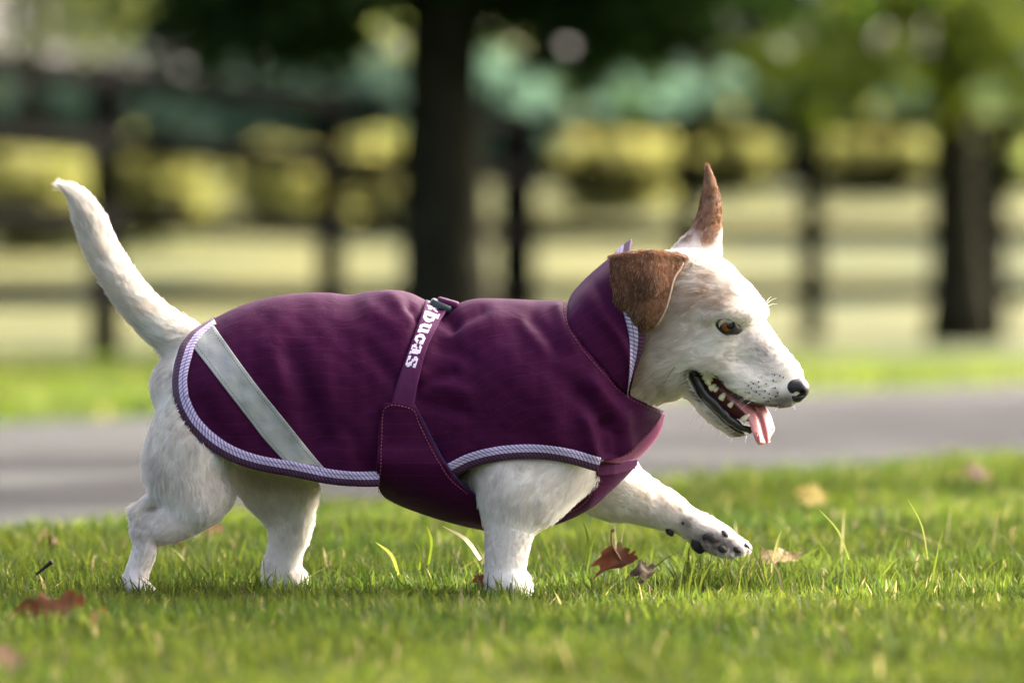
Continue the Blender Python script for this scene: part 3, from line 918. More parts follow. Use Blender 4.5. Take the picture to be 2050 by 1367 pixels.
rf = RS(77)
BT = np.vstack([BQ[:, [0, 1, 2]], BQ[:, [0, 2, 3]]])
cen = BV[BT].mean(1)
cpx, cpy = to_px(cen)
HIDE1 = REAR + HEM[1:] + NECK[::-1]
FLAPHIDE = [(770, 815), (828, 815), (860, 875), (900, 945), (945, 990), (960, 1060), (760, 985)]
hide = in_poly(cpx, cpy, HIDE1) | in_poly(cpx, cpy, COLLAR + NECK[::-1][2:]) | in_poly(cpx, cpy, FLAPHIDE)
hide |= (cpx > 880) & (cpx < 1330) & (cpy < 905) & (cpx < 1250)
hide |= (line_dist(cpx, cpy, LIP_LOW) < 13) & (cpx > 1380) & (cpy > 742)
hide |= in_poly(cpx, cpy, [(1388, 738), (1408, 742), (1433, 755), (1468, 790), (1490, 803), (1512, 811), (1545, 822), (1540, 900), (1505, 862), (1475, 838), (1440, 800), (1405, 775)])
hide |= np.hypot((cpx - 1597) / 30, (cpy - 781) / 28) < 0.95
hide |= (np.abs((cpx - 1457)) / 29) ** 1.6 + (np.abs(cpy - 654 - 0.3 * (cpx - 1457)) / 17) ** 1.6 < 0.9
hide |= cen[:, 2] < 0.004
hide |= (line_dist(cpx, cpy, [(1240, 770), (1295, 808), (1329, 823)]) < 16) & (cpx > 1235)
VT = BT[~hide]
NH = 240000
k, bc = sample_tris(BV, VT, NH, rf)
root = np.einsum('nk,nkd->nd', bc, BV[VT[k]])
nrm = np.einsum('nk,nkd->nd', bc, bn[VT[k]]); nrm /= np.linalg.norm(nrm, axis=1)[:, None] + 1e-9
hpx, hpy = to_px(root)
best = np.full(NH, 9.0); flow = np.zeros((NH, 3)); own = np.zeros(NH, int)
acc = np.zeros((NH, 3))
for ci, c in enumerate(body_chains):
    P = c['P']; T = np.gradient(P, axis=0); T /= np.linalg.norm(T, axis=1)[:, None] + 1e-9
    e = max(c['a'].max(), c['b'].max()) + 0.03
    ii = np.where(((root > P.min(0) - e) & (root < P.max(0) + e)).all(1))[0]
    if len(ii) == 0: continue
    rt = root[ii].astype(np.float32)
    D = chain_dist(c, rt)
    near = np.argmin(((rt[:, None] - P[None].astype(np.float32)) ** 2).sum(-1), 1)
    acc[ii] += T[near] * np.exp(-np.maximum(D, 0) / 0.006)[:, None]
    m = D < best[ii]
    best[ii[m]] = D[m]; own[ii[m]] = ci
flow = acc / (np.linalg.norm(acc, axis=1)[:, None] + 1e-9)
flow = flow + np.array([0, 0, -0.25])
swirl = np.stack([vnoise(root, 18, 31), vnoise(root, 18, 32), vnoise(root, 18, 33)], -1)
flow = flow + 0.22 * swirl
tail_i = [k for k, c in enumerate(body_chains) if c['P'][-1, 0] < X_of(150, 0) and c['P'][-1, 2] > 0.3][0]
length = np.full(NH, 0.0085)
headm = (hpx > 1180) & (hpy < 900)
length[headm] = 0.0085
muz = headm & (hpx > 1480); length[muz] = 0.0052
length[headm & (hpx < 1370) & (hpy > 600)] = 0.0120
length[own == tail_i] = 0.0125
length[(own == tail_i) & (hpx < 200)] = 0.0135
length[own == 12] = 0.0045
legs = (hpy > 1040) & (hpx < 1340); length[legs] = 0.0055
length[(hpx > 1300) & (hpy > 960)] = 0.0050
length[(hpx < 330) & (hpy > 880) & (hpy < 990)] = 0.012
length *= rf.uniform(0.6, 1.35, NH)
colr = fur_colour(root) * rf.uniform(0.84, 1.06, (NH, 1))
# single white hairs in the brown, single dark ones in the tan
brown = colr[:, 0] < 0.35
pick = rf.uniform(0, 1, NH)
colr[brown & (pick < 0.14)] = np.array([0.55, 0.43, 0.32])
mo = (~brown) & headm & (pick < 0.05); colr[mo] *= np.array([0.88, 0.83, 0.78])
# whisker roots on the lips
spots = [(1499, 771), (1508, 767), (1519, 764), (1534, 768), (1504, 777), (1514, 783), (1519, 774), (1532, 782), (1521, 789), (1530, 796), (1540, 788), (1551, 750), (1561, 752), (1568, 755), (1543, 797), (1552, 776), (1553, 793), (1557, 786), (1538, 803), (1548, 761), (1500, 786)]
sd = np.full(NH, 1e9)
for s in spots: sd = np.minimum(sd, np.hypot(hpx - s[0], hpy - s[1]))
sm = (sd < 1.6) & (root[:, 1] < -0.03); colr[sm] = DARK * 2
colr = np.clip(colr, 0.01, 0.95)
hair_curves('fur', root, flow, nrm, length, np.full(NH, 0.00024) * rf.uniform(0.7, 1.2, NH), colr, rf, dog, M_FUR, lay=0.42)
# ear fur
EMask = EQ[:(nu - 1) * (nv2 - 1)]
ET = np.vstack([EMask[:, [0, 1, 2]], EMask[:, [0, 2, 3]]])
NE = 22000
k, bc = sample_tris(EVV, ET, NE, rf)
root = np.einsum('nk,nkd->nd', bc, EVV[ET[k]])
enn = EN.reshape(-1, 3)
nrm = np.einsum('nk,nkd->nd', bc, enn[ET[k]]); nrm /= np.linalg.norm(nrm, axis=1)[:, None]
fl_ = np.broadcast_to(np.array([-0.15, 0, -1.0]), root.shape) + 0.2 * np.stack([vnoise(root, 18, 41), vnoise(root, 18, 42), vnoise(root, 18, 43)], -1)
ec = ear_colour(root) * rf.uniform(0.75, 1.25, (NE, 1))
pk = rf.uniform(0, 1, NE)
ec[pk < 0.17] = np.array([0.62, 0.47, 0.34])
hair_curves('ear_fur', root, fl_, nrm, 0.0068 * rf.uniform(0.6, 1.3, NE), np.full(NE, 0.0002), ec, rf, dog, M_FUR, lay=0.22, npt=4)
# whiskers and stray hairs: (root px, py, tip px, tip py, dark?)
wh = [(1536, 607, 1555, 597, 0), (1537, 613, 1556, 609, 0), (1535, 604, 1545, 594, 0), (1351, 734, 1325, 775, 1), (1399, 808, 1383, 855, 0), (1398, 806, 1397, 840, 0), (1425, 832, 1396, 838, 0),
      (1433, 842, 1405, 855, 0), (1437, 846, 1425, 862, 0), (1500, 795, 1475, 812, 0), (1513, 799, 1482, 820, 0), (1508, 790, 1478, 803, 0), (1492, 782, 1462, 790, 0), (1485, 776, 1462, 778, 0),
      (1560, 812, 1552, 822, 0), (1450, 858, 1440, 874, 0), (1468, 868, 1464, 884, 0), (1495, 873, 1492, 886, 0), (1585, 808, 1592, 820, 0)]
W = []
for (x0, y0, x1, y1, dk) in wh:
    yy = front_y(x0, y0)
    a = pt(x0, y0, yy); b = pt(x1, y1, yy - 0.014)
    m_ = (a + b) / 2 + np.array([0, -0.003, 0.0012])
    W.append(resample(np.array([a, m_, b]), 7))
cu = bpy.data.hair_curves.new('whiskers'); cu.add_curves([7] * len(W))
cu.attributes['position'].data.foreach_set('vector', np.array(W, np.float32).ravel())
at = cu.attributes.new('radius', 'FLOAT', 'POINT'); at.data.foreach_set('value', np.tile(np.linspace(0.00026, 0.00006, 7), len(W)).astype(np.float32))
ca = cu.attributes.new('tint', 'FLOAT_COLOR', 'CURVE')
ca.data.foreach_set('color', np.array([[.02, .02, .02, 1] if w[4] else [.8, .78, .72, 1] for w in wh], np.float32).ravel())
cu.materials.append(M_FUR)
ow = bpy.data.objects.new('whiskers', cu); COL.objects.link(ow); ow.parent = dog

sm_b = MB()
for (a_, b_) in spots:
    yy_ = front_y(a_, b_)
    P_ = pt(np.array([a_ - 1.2, a_ + 1.2]), np.array([b_, b_ + 0.6]), np.array([yy_ - 0.0012, yy_ - 0.0012]))
    sm_b.add(*tube(P_, 0.00085, 7))
so_ = obj('whisker_roots', sm_b.mesh('whisker_roots'), M_LIP, dog); so_['kind'] = 'stuff'

# ------------------------------------------------------------------ face parts
# nose: small implicit lump with nostrils
def ell(px, py, Y, a, b, k=.004, sub=False):
    c = chain([(px - 0.5, py, Y, a, b), (px + 0.5, py, Y, a, b)], 1, k)
    if sub: c['sub'] = True
    return c
ny = hy(1595)
nose_ch = [chain([(1588, 771, ny, 17, .0125), (1600, 775, ny - .001, 19, .0125), (1604, 782, ny - .001, 15, .011)], 4, .003),
           chain([(1584, 777, ny - .006, 15, .007), (1594, 790, ny - .006, 15, .007)], 3, .004), chain([(1584, 777, ny + .006, 15, .007), (1594, 790, ny + .006, 15, .007)], 3, .004),
           chain([(1606, 780, ny, 9, .006), (1598, 796, ny, 9, .004)], 3, .003),
           chain([(1596, 788, ny - .0135, 6, .0048), (1606, 787, ny - .0120, 5, .005)], 2, .002), chain([(1582, 790, ny - .0135, 2.5, .003), (1596, 790, ny - .0135, 4, .0035)], 2, .0015),
           chain([(1600, 788, ny + .0125, 6, .0045), (1606, 788, ny + .0115, 5, .004)], 2, .002),
           chain([(1618, 778, ny, 2.2, .0008), (1606, 803, ny, 2.2, .0008)], 2, .0012)]
for c in nose_ch[4:]: c['sub'] = True
nlo = np.array([X_of(1560, 0), ny - .03, Z_of(815, 0)]); nhi = np.array([X_of(1630, 0), ny + .03, Z_of(740, 0)])
NF, _ = sdf_grid(nose_ch, nlo, nhi, 0.0006)
NV, NQ = surface_nets(NF, nlo, 0.0006)
obj('nose', mesh_np('nose', NV, NQ), M_NOSE, dog)

# eye
eyx, eyy = 1456, 652
ey = min(front_y(1440, 652), front_y(1475, 655)) 
er_ = 0.0112
eye_c = pt(eyx, eyy, ey + 0.0080)
def uv_sphere(c, r, nu=40, nv=24):
    th = np.linspace(0, np.pi, nv); ph = np.linspace(0, 2 * np.pi, nu, endpoint=False)
    V = np.stack([np.outer(np.cos(ph), np.sin(th)), np.outer(np.sin(ph), np.sin(th)), np.outer(np.ones(nu), np.cos(th))], -1) * r + c
    return V.reshape(-1, 3), grid_quads(nu, nv, closed_u=True)
def eye_mat():
    m, n, l, b = new_mat('amber_eye')
    tc = n.new('ShaderNodeTexCoord')
    # axis the dog looks along: towards the camera and forward
    mp = n.new('ShaderNodeVectorMath'); mp.operation = 'DOT_PRODUCT'; mp.inputs[1].default_value = Vector((0.26, -0.96, 0.06)).normalized()
    nm = n.new('ShaderNodeVectorMath'); nm.operation = 'NORMALIZE'
    l.new(tc.outputs['Object'], nm.inputs[0]); l.new(nm.outputs[0], mp.inputs[0])
    r = n.new('ShaderNodeValToRGB')
    e = r.color_ramp.elements
    e[0].position = 0.0; e[0].color = (0.006, 0.004, 0.004, 1)
    e[1].position = 1.0; e[1].color = (0.004, 0.003, 0.003, 1)
    for p, c in ((0.56, (0.008, 0.006, 0.005)), (0.62, (0.12, 0.034, 0.007)), (0.78, (0.24, 0.075, 0.012)), (0.915, (0.20, 0.060, 0.010)), (0.935, (0.004, 0.003, 0.003))):
        k = r.color_ramp.elements.new(p); k.color = (*c, 1)
    t = n.new('ShaderNodeTexNoise'); t.inputs['Scale'].default_value = 500
    l.new(tc.outputs['Object'], t.inputs['Vector'])
    ad = n.new('ShaderNodeMath'); ad.operation = 'MULTIPLY_ADD'; ad.inputs[1].default_value = 0.05; l.new(t.outputs[0], ad.inputs[0]); 
    sb = n.new('ShaderNodeMath'); sb.operation = 'SUBTRACT'; sb.inputs[1].default_value = 0.025; l.new(mp.outputs['Value'], sb.inputs[0]); l.new(sb.outputs[0], ad.inputs[2])
    l.new(ad.outputs[0], r.inputs[0]); l.new(r.outputs[0], b.inputs['Base Color'])
    b.inputs['Roughness'].default_value = 0.25
    b.inputs['Coat Weight'].default_value = 0.25; b.inputs['Coat Roughness'].default_value = 0.03; b.inputs['Specular IOR Level'].default_value = 0.3
    return m
V, q = uv_sphere(np.zeros(3), er_)
eo = obj('eye', mesh_np('eye', V, q), eye_mat(), None)
eo.location = eye_c
eo.parent = dog
# eyelids: a dark almond ring that follows the eyeball
na = 72
th = np.linspace(0, 2 * np.pi, na, endpoint=False)
def almond(w, h, cx, cy, tilt, sharp=1.35):
    u = np.cos(th) * w
    v = np.sign(np.sin(th)) * np.abs(np.sin(th)) ** sharp * h
    v = v * np.where(v > 0, 1.0, 0.86)
    x = u * math.cos(tilt) - v * math.sin(tilt); y = u * math.sin(tilt) + v * math.cos(tilt)
    return np.stack([cx + x, cy + y], -1)
rings = [(almond(15.5, 13.0, 1454, 651, 0.20, 1.1), 0.0), (almond(17.0, 14.5, 1454, 651.5, 0.22, 1.2), -0.0012), (almond(21, 16, 1456, 652.5, 0.27), -0.0006), (almond(29, 17.5, 1459, 654, 0.30), 0.0035), (almond(33, 21, 1459, 654, 0.30), 0.010)]
def eyeball_front(p):
    x = X_of(p[:, 0], ey); z = Z_of(p[:, 1], ey)
    d2 = er_ ** 2 - (x - eye_c[0]) ** 2 - (z - eye_c[2]) ** 2
    return eye_c[1] - np.sqrt(np.maximum(d2, 1e-7))
LV = []
for (p, off) in rings:
    fy = np.array([front_y(a, b) for a, b in p])
    yb2 = np.minimum(eyeball_front(p), fy) if off < 0.003 else fy - 0.0007
    yb2 = (yb2 + np.roll(yb2, 1) + np.roll(yb2, -1)) / 3
    LV.append(pt(p[:, 0], p[:, 1], yb2 - 0.0012 + off * 0.6))
LV = np.stack(LV, 1)
M_LID = simple_mat('eyelid', (0.012, 0.010, 0.010), 0.45, 0.4, coat=0.2)
obj('eyelid', mesh_np('eyelid', LV, grid_quads(na, len(rings), closed_u=True, flip=True)), M_LID, dog)

# lower lips, both sides, wavy and wet
for sgn, nm_ in ((-1, 'lower_lip'), (1, 'lower_lip')):
    L = resample(np.array(LIP_LOW, float), 40)
    wd = np.interp(L[:, 0], [1390, 1402, 1432, 1470, 1503], [.033, .030, .0245, .0185, .009])
    yc = np.array([hy(a) for a in L[:, 0]]) + sgn * (wd - 0.001)
    P = pt(L[:, 0], L[:, 1], yc)
    sidx = np.linspace(0, 1, 40)
    P[:, 2] += 0.0005 * np.sin(sidx * 34) * np.clip(sidx * 3 - 0.6, 0, 1)
    R = 0.0046 * (0.75 + 0.35 * np.sin(np.pi * np.clip(sidx * 1.05, 0, 1))) * (1 + 0.06 * np.sin(sidx * 37 + 3 * np.sin(sidx * 9)))
    obj(nm_, MB().add(*tube(P, R, 14)).mesh('lower_lip'), M_LIP, dog)
# the lip line at the corner of the mouth and under the upper lip
UL = resample(np.array([(1391, 752), (1389, 742), (1397, 737), (1412, 741), (1434, 753), (1466, 786), (1490, 801), (1514, 810), (1545, 816)], float), 36)
P = pt(UL[:, 0], UL[:, 1] - 1, np.array([front_y(a, b - 7) for a, b in UL]) * 1.0 + 0.0035)
P[:, 1] = np.convolve(np.pad(P[:, 1], 3, 'edge'), np.ones(7) / 7, 'valid')
obj('upper_lip', MB().add(*tube(P, 0.0016 * np.clip(np.linspace(4.2, 0.0, 36), 0.1, 1), 8)).mesh('upper_lip'), M_LIP, dog)
# mouth lining between the jaws
c = [chain([hs(1385, 748, 20, .022), hs(1420, 766, 34, .018), hs(1460, 796, 36, .013), hs(1500, 818, 26, .008)], 4, .004)]
ml = np.array([X_of(1360, 0), -.1, Z_of(870, 0)]); mh = np.array([X_of(1540, 0), .05, Z_of(710, 0)])
MF, _ = sdf_grid(c, ml, mh, 0.0018)
V, q = surface_nets(MF, ml, 0.0018)
obj('mouth_lining', mesh_np('mouth_lining', V, q), M_MOUTH, dog)
# tongue: sheet with a groove down the middle
TL = resample(np.array([(1432, 776), (1462, 800), (1490, 828), (1500, 850), (1505, 871), (1513, 889)], float), 44)
TR = resample(np.array([(1452, 768), (1490, 788), (1524, 806), (1542, 826), (1552, 856), (1556, 886)], float), 44)
nt_ = 21
w = np.linspace(0, 1, nt_)
TP = TL[None] * (1 - w[:, None, None]) + TR[None] * w[:, None, None]
s_ = np.linspace(0, 1, 44)
tipc = np.clip((s_ - 0.72) / 0.28, 0, 1)
TP[..., 1] -= (np.abs(w - 0.45)[:, None] * 2) ** 2.2 * (tipc ** 2.5)[None] * 20 
TP[..., 0] += (0.5 - w)[:, None] * (tipc ** 3)[None] * 16
tyc = np.array([hy(a) for a in (TL[:, 0] + TR[:, 0]) / 2]) - 0.003
TY = tyc[None] + (w - 0.55)[:, None] * 0.022 - 0.0055 * np.sqrt(np.clip(1 - ((w - 0.5) / 0.5) ** 2, 0, 1))[:, None] + 0.0055 * np.exp(-((w - 0.50) / 0.075) ** 2)[:, None] * np.clip(s_ * 2.4 - .2, 0, 1)[None]
TV = pt(TP[..., 0], TP[..., 1], TY)
VV_, QQ_, NN_ = thicken(TV, nt_, 44, 0.005)
if NN_[10, 20, 1] > 0:
    VV_, QQ_, NN_ = thicken(TV[::-1], nt_, 44, 0.005)
to = obj('tongue', mesh_np('tongue', VV_, QQ_), M_TONGUE, dog)
sm_ = to.modifiers.new('round', 'SUBSURF'); sm_.levels = 1; sm_.render_levels = 1
# teeth: (px, py base, px, py tip, radius px, Y offset)
for (x0, y0, x1, y1, r_, dy_) in [(1411, 751, 1427, 762, 9.5, -.024), (1415, 762, 1423, 770, 6, -.024), (1421, 778, 1434, 770, 7, -.022), (1430, 782, 1438, 775, 4.5, -.022), (1443, 799, 1453, 786, 6.5, -.019), (1460, 813, 1468, 803, 5.5, -.016), (1486, 842, 1502, 828, 6.5, -.0155)]:
    Yt = hy(x0) + dy_ - 0.003
    P = catmull(pt(np.array([x0, (x0 + x1) / 2 - (1.5 if r_ == 6.5 else 0), x1]), np.array([y0, (y0 + y1) / 2 + 1.0, y1]), np.array([Yt, Yt - .001, Yt])), 5)
    u = np.linspace(0, 1, len(P))
    R = r_ / FPX * DC * np.sqrt(np.clip(1.02 - u ** 2.2, 0.03, 1))
    obj('tooth', MB().add(*tube(P, R, 12)).mesh('tooth'), M_TOOTH, dog)
# pads of the lifted paw
for (x, y, a, bb, dy_, ang) in [(1397, 1088, 21, .010, .036, 1.1), (1424, 1079, 17, .007, .038, 0.3), (1451, 1070, 10, .006, .040, 0.9), (1446, 1099, 12, .006, .038, 0.4), (1475, 1100, 10, .006, .040, 0.5), (1341, 1065, 10, .006, .044, 0.8), (1367, 1047, 5, .004, .040, 0.9)]:
    fy = front_y(x, y)
    dx, dz = math.cos(ang) * a * 0.55, math.sin(ang) * a * 0.55
    c = chain([(x - dx, y - dz, fy + .003, a * .55, .0042), (x, y, fy + .0025, a * .72, .0052), (x + dx, y + dz, fy + .003, a * .5, .0042)], 4, .002)
    l_ = c['P'].min(0) - .02; h_ = c['P'].max(0) + .02
    PF, _ = sdf_grid([c], l_, h_, 0.0012)
    V, q = surface_nets(PF, l_, 0.0012)
    obj('paw_pad', mesh_np('paw_pad', V, q), M_PAD, dog)
# claws of the standing paws and of the lifted one
for (x0, y0, x1, y1, Y) in [(1490, 1090, 1501, 1098, .045), (1494, 1094, 1504, 1102, .066), (308, 1186, 320, 1194, -.060), (306, 1188, 318, 1195, -.046), (1050, 1186, 1062, 1194, -.075), (1052, 1186, 1064, 1194, -.060), (612, 1184, 622, 1193, .042), (612, 1184, 622, 1193, .056)]:
    P = catmull(pt(np.array([x0, (x0 + x1) / 2, x1]), np.array([y0, (y0 + y1) / 2 - 1.5, y1]), Y), 4)
    obj('claw', MB().add(*tube(P, np.linspace(.0028, .0006, len(P)), 8)).mesh('claw'), M_PAD, dog)

# ------------------------------------------------------------------ the purple coat
FOLDS = [  # x0, y0, x1, y1, half width px, height mm (negative = valley)
    (858, 625, 812, 770, 13, -3.5), (880, 615, 905, 650, 14, -5.0), (905, 650, 960, 622, 12, -3.5), (925, 665, 1000, 640, 20, 3.0),
    (835, 775, 905, 745, 12, -5.0), (838, 800, 930, 830, 14, -3.0), (850, 760, 930, 785, 14, 3.0), (875, 690, 940, 720, 14, -2.0),
    (780, 590, 820, 640, 16, 3.5), (820, 620, 838, 640, 9, -4.0), (745, 625, 800, 660, 20, 3.0), (735, 690, 790, 760, 15, -3.0), (700, 650, 760, 700, 18, 1.5),
    (585, 715, 650, 880, 20, -4.5), (540, 700, 600, 860, 24, 2.5), (640, 740, 700, 900, 26, 2.5), (600, 830, 640, 930, 16, -2.5), (690, 860, 740, 940, 18, -2.5),
    (1068, 640, 1115, 705, 14, -3.5), (1040, 640, 1080, 690, 14, 2.0), (1115, 620, 1145, 690, 12, 3.0), (1100, 730, 1150, 790, 20, -2.5),
    (1165, 785, 1215, 850, 16, -5.0), (1215, 850, 1215, 905, 12, -4.0), (1190, 770, 1245, 835, 16, 4.0), (1250, 855, 1258, 892, 12, 2.0), (1175, 845, 1190, 905, 12, 3.5), (1235, 870, 1235, 910, 7, -3.0),
    (1000, 700, 1100, 860, 30, 2.0), (1100, 800, 1120, 880, 24, 2.0), (960, 850, 1050, 880, 22, -1.5), (930, 850, 900, 930, 18, 2.5), (420, 760, 480, 860, 22, 2.0), (400, 800, 440, 870, 14, -2.0),
]
def fold_h(px, py):
    h = np.zeros(np.shape(px))
    px = np.asarray(px, float); py = np.asarray(py, float)
    for x0, y0, x1, y1, w, a in FOLDS:
        d = line_dist(px, py, [(x0, y0), (x1, y1)])
        h += a * 0.0012 * np.exp(-0.5 * (d / (w * 0.8)) ** 2)
    Q = np.stack([px / 2000, np.zeros_like(px), py / 2000], -1)
    h += 0.0010 * vnoise(Q, 9, 51) + 0.0005 * vnoise(Q, 24, 52) + 0.00025 * vnoise(Q, 60, 53)
    return h * np.clip((1335 - px) / 75, 0, 1)
def ip(tab, x): return np.interp(x, tab[:, 0], tab[:, 1])
_T = catmull(COAT_T, 6); _W = catmull(COAT_W, 6); _H = catmull(COAT_H, 6)
def s_of_w(w): return np.where(w < 1, 0.5 * (1 - np.cos(np.clip(w, 0, 1) * np.pi / 2)), 0.5 + 0.5 * (w - 1))
def w_of_s(s):
    s = np.clip(s, 0, 1.2)
    return np.where(s < 0.5, np.arccos(np.clip(1 - 2 * s, -1, 1)) * 2 / np.pi, 1 + (s - 0.5) * 2)
def py_of(px, w):
    T = ip(_T, px); H = ip(_H, px)
    return T + s_of_w(w) * (H - T)
def w_of(px, py):
    T = ip(_T, px); H = ip(_H, px)
    return w_of_s((py - T) / np.maximum(H - T, 1))
def base_pt(px, w):
    py = py_of(px, w)
    f = np.where(w < 1, np.sin(np.clip(w, 0, 1) * np.pi / 2), 1 - 0.10 * (np.clip(w, 1, 2) - 1) ** 1.6)
    Y = -ip(_W, px) * f
    return pt(px, py, Y)
def surf(px, w, off=0.0):
    """point on the folded coat, near side, off metres outside it"""
    px = np.asarray(px, float); w = np.asarray(w, float)
    e = 4.0; ew = 0.02
    du = base_pt(px + e, w) - base_pt(px - e, w)
    w0 = np.maximum(w - ew, 0.0)
    dw = base_pt(px, w + ew) - base_pt(px, w0)
    N = np.cross(du, dw)
    N /= np.linalg.norm(N, axis=-1)[..., None] + 1e-12
    flip = np.where(N[..., 1] > 0, -1.0, 1.0)
    N = N * flip[..., None]
    py = py_of(px, w)
    at_top = np.clip(w / 0.25, 0, 1)      # the silhouette over the spine is already in the outline
    h = fold_h(px, py) * at_top + off
    return base_pt(px, w) + N * h[..., None]
def surf_p(px, py, off=0.0):
    px = np.asarray(px, float); py = np.asarray(py, float)
    return surf(px, w_of(px, py), np.broadcast_to(np.asarray(off, float), px.shape))

def coons(top, bot, left, right, nu, nv, gu=None, gv=None):
    """patch between four sampled boundary curves (2-D)"""
    u = np.linspace(0, 1, nu) if gu is None else gu
    v = np.linspace(0, 1, nv) if gv is None else gv
    t = resample(top, 400); b = resample(bot, 400); l = resample(left, 400); r = resample(right, 400)
    s = np.linspace(0, 1, 400)
    g = lambda c, x: np.stack([np.interp(x, s, c[:, 0]), np.interp(x, s, c[:, 1])], -1)
    T_, B_, L_, R_ = g(t, u), g(b, u), g(l, v), g(r, v)
    U = u[:, None, None]; Vv = v[None, :, None]
    return (1 - Vv) * T_[:, None] + Vv * B_[:, None] + (1 - U) * L_[None] + U * R_[None] - \
        ((1 - U) * (1 - Vv) * t[0] + U * (1 - Vv) * t[-1] + (1 - U) * Vv * b[0] + U * Vv * b[-1])

def cloth_mat(name, base, hi, ripstop=True, rough=0.6, sheen=0.05):
    m, n, l, b = new_mat(name)
    uv = n.new('ShaderNodeUVMap'); uv.uv_map = 'UVMap'
    sp = n.new('ShaderNodeSeparateXYZ'); l.new(uv.outputs[0], sp.inputs[0])
    def math_(op, a=None, bb=None, c=None):
        k = n.new('ShaderNodeMath'); k.operation = op
        for i, v in enumerate((a, bb, c)):
            if v is None: continue
            if isinstance(v, (int, float)): k.inputs[i].default_value = v
            else: l.new(v, k.inputs[i])
        return k.outputs[0]
    def lines(sock, pitch, width):
        f = math_('FRACT', math_('DIVIDE', sock, pitch))
        d = math_('ABSOLUTE', math_('SUBTRACT', f, 0.5))
        return math_('LESS_THAN', d, width / pitch / 2)
    nz = n.new('ShaderNodeTexNoise'); nz.inputs['Scale'].default_value = 40; nz.inputs['Detail'].default_value = 4
    l.new(uv.outputs[0], nz.inputs['Vector'])
    # fine twill
    tw = math_('SINE', math_('MULTIPLY', math_('ADD', math_('MULTIPLY', sp.outputs[0], 1.0), math_('MULTIPLY', sp.outputs[1], 1.6)), 6.283 / 0.0016))
    mix = n.new('ShaderNodeMixRGB'); mix.inputs[1].default_value = (*base, 1); mix.inputs[2].default_value = (*hi, 1)
    fac = math_('MULTIPLY_ADD', nz.outputs[0], 0.45, math_('MULTIPLY_ADD', tw, 0.10, -0.10))
    hgt = math_('MULTIPLY', tw, 0.12)
    if ripstop:
        dash = math_('GREATER_THAN', math_('FRACT', math_('DIVIDE', sp.outputs[0], 0.0036)), 0.30)
        h1 = math_('MULTIPLY', lines(sp.outputs[1], 0.0128, 0.0009), dash)
        v1 = lines(sp.outputs[0], 0.0165, 0.0006)
        ln = math_('MAXIMUM', math_('MULTIPLY', h1, 0.34), math_('MULTIPLY', v1, 0.06))
        fac = math_('ADD', fac, ln)
        hgt = math_('ADD', hgt, ln)
    fac = n_clamp = math_('MINIMUM', math_('MAXIMUM', fac, 0.0), 1.0)
    l.new(fac, mix.inputs[0]); l.new(mix.outputs[0], b.inputs['Base Color'])
    bp = n.new('ShaderNodeBump'); bp.inputs['Strength'].default_value = 0.5; bp.inputs['Distance'].default_value = 0.0006
    l.new(hgt, bp.inputs['Height'])
    # small random puckers of the cloth
    wr = n.new('ShaderNodeTexNoise'); wr.inputs['Scale'].default_value = 38; wr.inputs['Detail'].default_value = 3; wr.inputs['Distortion'].default_value = 1.2
    mpg = n.new('ShaderNodeMapping'); mpg.inputs['Scale'].default_value = (0.8, 1.0, 1.0); mpg.inputs['Rotation'].default_value = (0, 0, 0.5)
    l.new(uv.outputs[0], mpg.inputs['Vector']); l.new(mpg.outputs[0], wr.inputs['Vector'])
    b2 = n.new('ShaderNodeBump'); b2.inputs['Strength'].default_value = 0.24; b2.inputs['Distance'].default_value = 0.005
    l.new(wr.outputs[0], b2.inputs['Height']); l.new(b2.outputs[0], bp.inputs['Normal'])
    l.new(bp.outputs[0], b.inputs['Normal'])
    b.inputs['Roughness'].default_value = rough
    b.inputs['Specular IOR Level'].default_value = 0.05
    b.inputs['Sheen Weight'].default_value = sheen
    b.inputs['Sheen Roughness'].default_value = 0.45
    b.inputs['Sheen Tint'].default_value = (0.75, 0.5, 0.8, 1)
    return m
PUR = (0.041, 0.0036, 0.0270); PURH = (0.108, 0.016, 0.074)
M_CLOTH = cloth_mat('purple_ripstop', PUR, PURH)
M_WEB = cloth_mat('purple_webbing', (0.085, 0.018, 0.066), (0.16, 0.045, 0.13), False, 0.5, 0.06)
M_SUNTINT = cloth_mat('sun_tinted_purple_ripstop', (0.13, 0.022, 0.072), (0.24, 0.06, 0.145), True, 0.5, 0.05)  # the coat cloth made brighter and pinker, sunlight put into the colour
M_NAVY = simple_mat('navy_lining', (0.015, 0.018, 0.06), 0.7, 0.2)
def reflect_mat():
    m = simple_mat('reflective_tape', (0.42, 0.43, 0.385), 0.55, 0.35, noise=(60, (0.37, 0.385, 0.345)), bump=(70, 0.5, 0.003))
    m.node_tree.nodes['Principled BSDF'].inputs['Metallic'].default_value = 0.15
    return m
M_TAPE = reflect_mat()
M_THREAD = simple_mat('plum_thread', (0.26, 0.08, 0.10), 0.6, 0.3)
M_THREADG = simple_mat('grey_thread', (0.13, 0.16, 0.15), 0.6, 0.3)
M_LILAC = simple_mat('lilac_weave', (0.62, 0.53, 0.78), 0.6, 0.3)
M_LETTER = simple_mat('white_woven_letters', (0.78, 0.70, 0.86), 0.6, 0.3)

